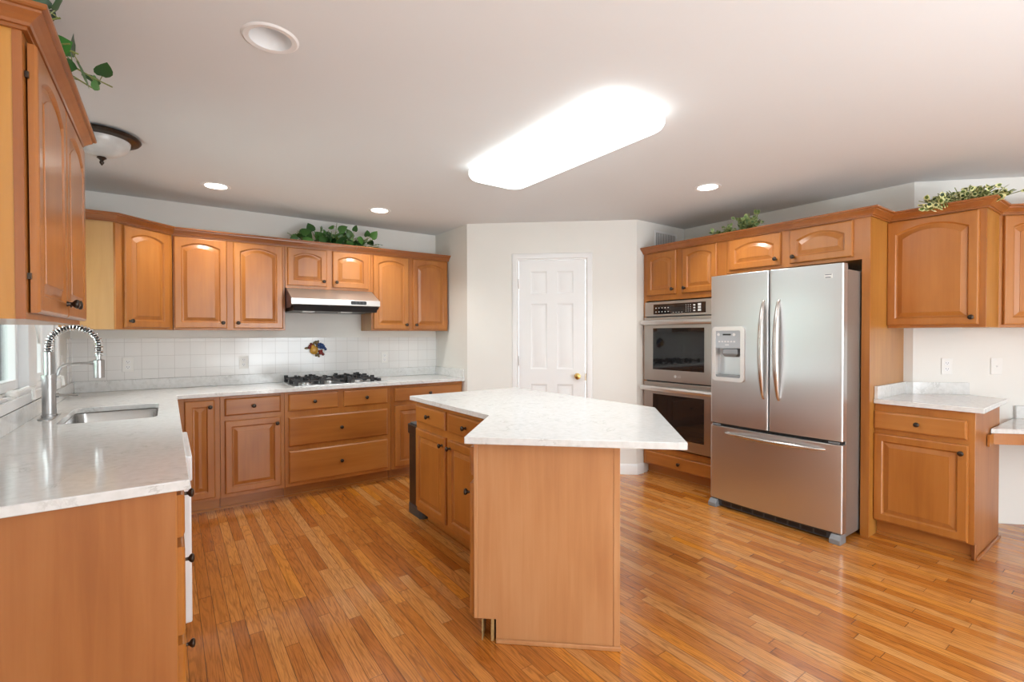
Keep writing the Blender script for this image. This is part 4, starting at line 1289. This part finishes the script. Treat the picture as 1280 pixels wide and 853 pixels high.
def plant(name, label, loc, stems, lsize, mat, seed, jitter=1.0, view=None, step=0.03, out=None):
    random.seed(seed)
    t = thing(name, label, 'plant', loc)
    fol, st = MB(), MB()
    vd = (EYE - Vector(loc)).normalized()
    for path in stems:
        P = [Vector(p) for p in path]
        st.tube(P, 0.0025, 6)
        # walk along
        for a, b in zip(P[:-1], P[1:]):
            n = max(1, int((b-a).length/step))
            for k in range(n):
                p = a.lerp(b, (k+random.random())/n)
                d = Vector((random.gauss(0, 1), random.gauss(0, 1), random.gauss(0.35, 0.8)))
                if out: d += Vector(out)*random.uniform(0.3, 1.2)
                d.normalize()
                L = lsize*random.uniform(0.65, 1.15)
                nn = Vector((random.gauss(0, .6), random.gauss(0, .6), random.gauss(0.5, .5))) + vd*1.0
                pet = p + d*L*0.45
                q_ = pet + d*L*0.2
                if pet.z < 0.024: pet.z = 0.024 + random.uniform(0, 0.01)
                if d.z < 0 and pet.z + d.z*L < 0.02: d.z = abs(d.z)*0.3
                st.tube([p, pet], 0.0014, 5)
                leaf(fol, pet, d, nn, L, L*0.92)
    part('stems', st, 'stem', t)
    part('foliage', fol, mat, t, smooth=60)
    return t

PZ = 2.1262
def bush(n, c, r, lift=0.0):
    """short stems fanning out from a root, ending inside an ellipsoid"""
    out = []
    for k in range(n):
        while True:
            p = Vector((random.uniform(-1, 1), random.uniform(-1, 1), random.uniform(-1, 1)))
            if p.length < 1: break
        e_ = Vector((c[0]+p.x*r[0], c[1]+p.y*r[1], max(0.015, c[2]+p.z*r[2])))
        root = Vector((c[0]*0.6, c[1]*0.6+p.y*r[1]*0.2, 0.01))
        m_ = (root+e_)/2 + Vector((0, 0, 0.02+lift))
        out.append([tuple(root), tuple(m_), tuple(e_)])
    return out
random.seed(21)
# ivy on the back wall cabinets
S = bush(16, (0.0, -0.06, 0.14), (0.14, 0.05, 0.055)) + bush(5, (-0.17, -0.07, 0.12), (0.05, 0.04, 0.035)) + bush(5, (-0.33, -0.07, 0.125), (0.08, 0.03, 0.045))
S += bush(8, (0.20, -0.08, 0.135), (0.06, 0.04, 0.05)) + bush(7, (0.34, -0.08, 0.13), (0.06, 0.03, 0.055)) + bush(3, (0.43, -0.08, 0.09), (0.03, 0.02, 0.015))
S += [[(0.0, -0.04, 0.03), (0.04, -0.06, 0.18), (0.05, -0.06, 0.26)], [(-0.07, -0.04, 0.03), (-0.09, -0.06, 0.16), (-0.10, -0.06, 0.21)]]
plant('potted_pothos', 'dark green round-leaved ivy on top of the back cabinets above the hood', (1.24, 4.68, PZ), S, 0.082, 'leaf', 3, step=0.06)
# ivy over the refrigerator cabinets
S = bush(44, (-0.08, -0.02, 0.125), (0.06, 0.12, 0.07)) + bush(14, (-0.10, 0.14, 0.085), (0.04, 0.09, 0.03)) + bush(5, (-0.11, 0.28, 0.075), (0.03, 0.04, 0.02))
plant('trailing_ivy', 'small bushy green ivy on top of the cabinets above the oven and refrigerator', (3.88, 2.10, PZ), S, 0.042, 'leaf_mix', 5, step=0.03)
# variegated ivy on the right cabinet
S = bush(80, (-0.09, -0.02, 0.10), (0.05, 0.19, 0.055)) + bush(22, (-0.16, 0.13, 0.075), (0.035, 0.08, 0.05)) + bush(12, (-0.20, 0.12, 0.03), (0.02, 0.07, 0.03)) + bush(10, (-0.08, -0.21, 0.07), (0.03, 0.06, 0.03))
plant('variegated_ivy', 'bushy variegated green and cream ivy on the single-door cabinet at right', (4.19, 0.86, PZ), S, 0.036, 'leaf_var', 11, step=0.034)
# ivy trailing over the near left cabinet
S = [[(0.0, 0.0, 0.02), (0.06, -0.02, 0.09), (0.15, -0.06, 0.12)], [(0.0, 0.0, 0.02), (0.08, 0.05, 0.10), (0.17, 0.10, 0.10)], [(0, 0, 0.02), (0.07, -0.02, 0.07), (0.135, -0.12, 0.09)],
     [(0, 0, 0.02), (0.10, 0.15, 0.10), (0.18, 0.30, 0.12), (0.23, 0.40, 0.14)], [(0, 0, 0.02), (0.1, 0.1, 0.09), (0.165, 0.20, 0.09)], [(0, 0, 0.02), (0.1, 0.2, 0.09), (0.18, 0.32, 0.09)],
     [(0, 0, 0.02), (0.1, 0.05, 0.08), (0.16, 0.02, 0.09)]]
plant('hanging_ivy', 'dark green large-leaved ivy trailing over top of the near left cabinet', (-0.39, 1.93, PZ), S, 0.066, 'leaf_dark', 4, step=0.05)
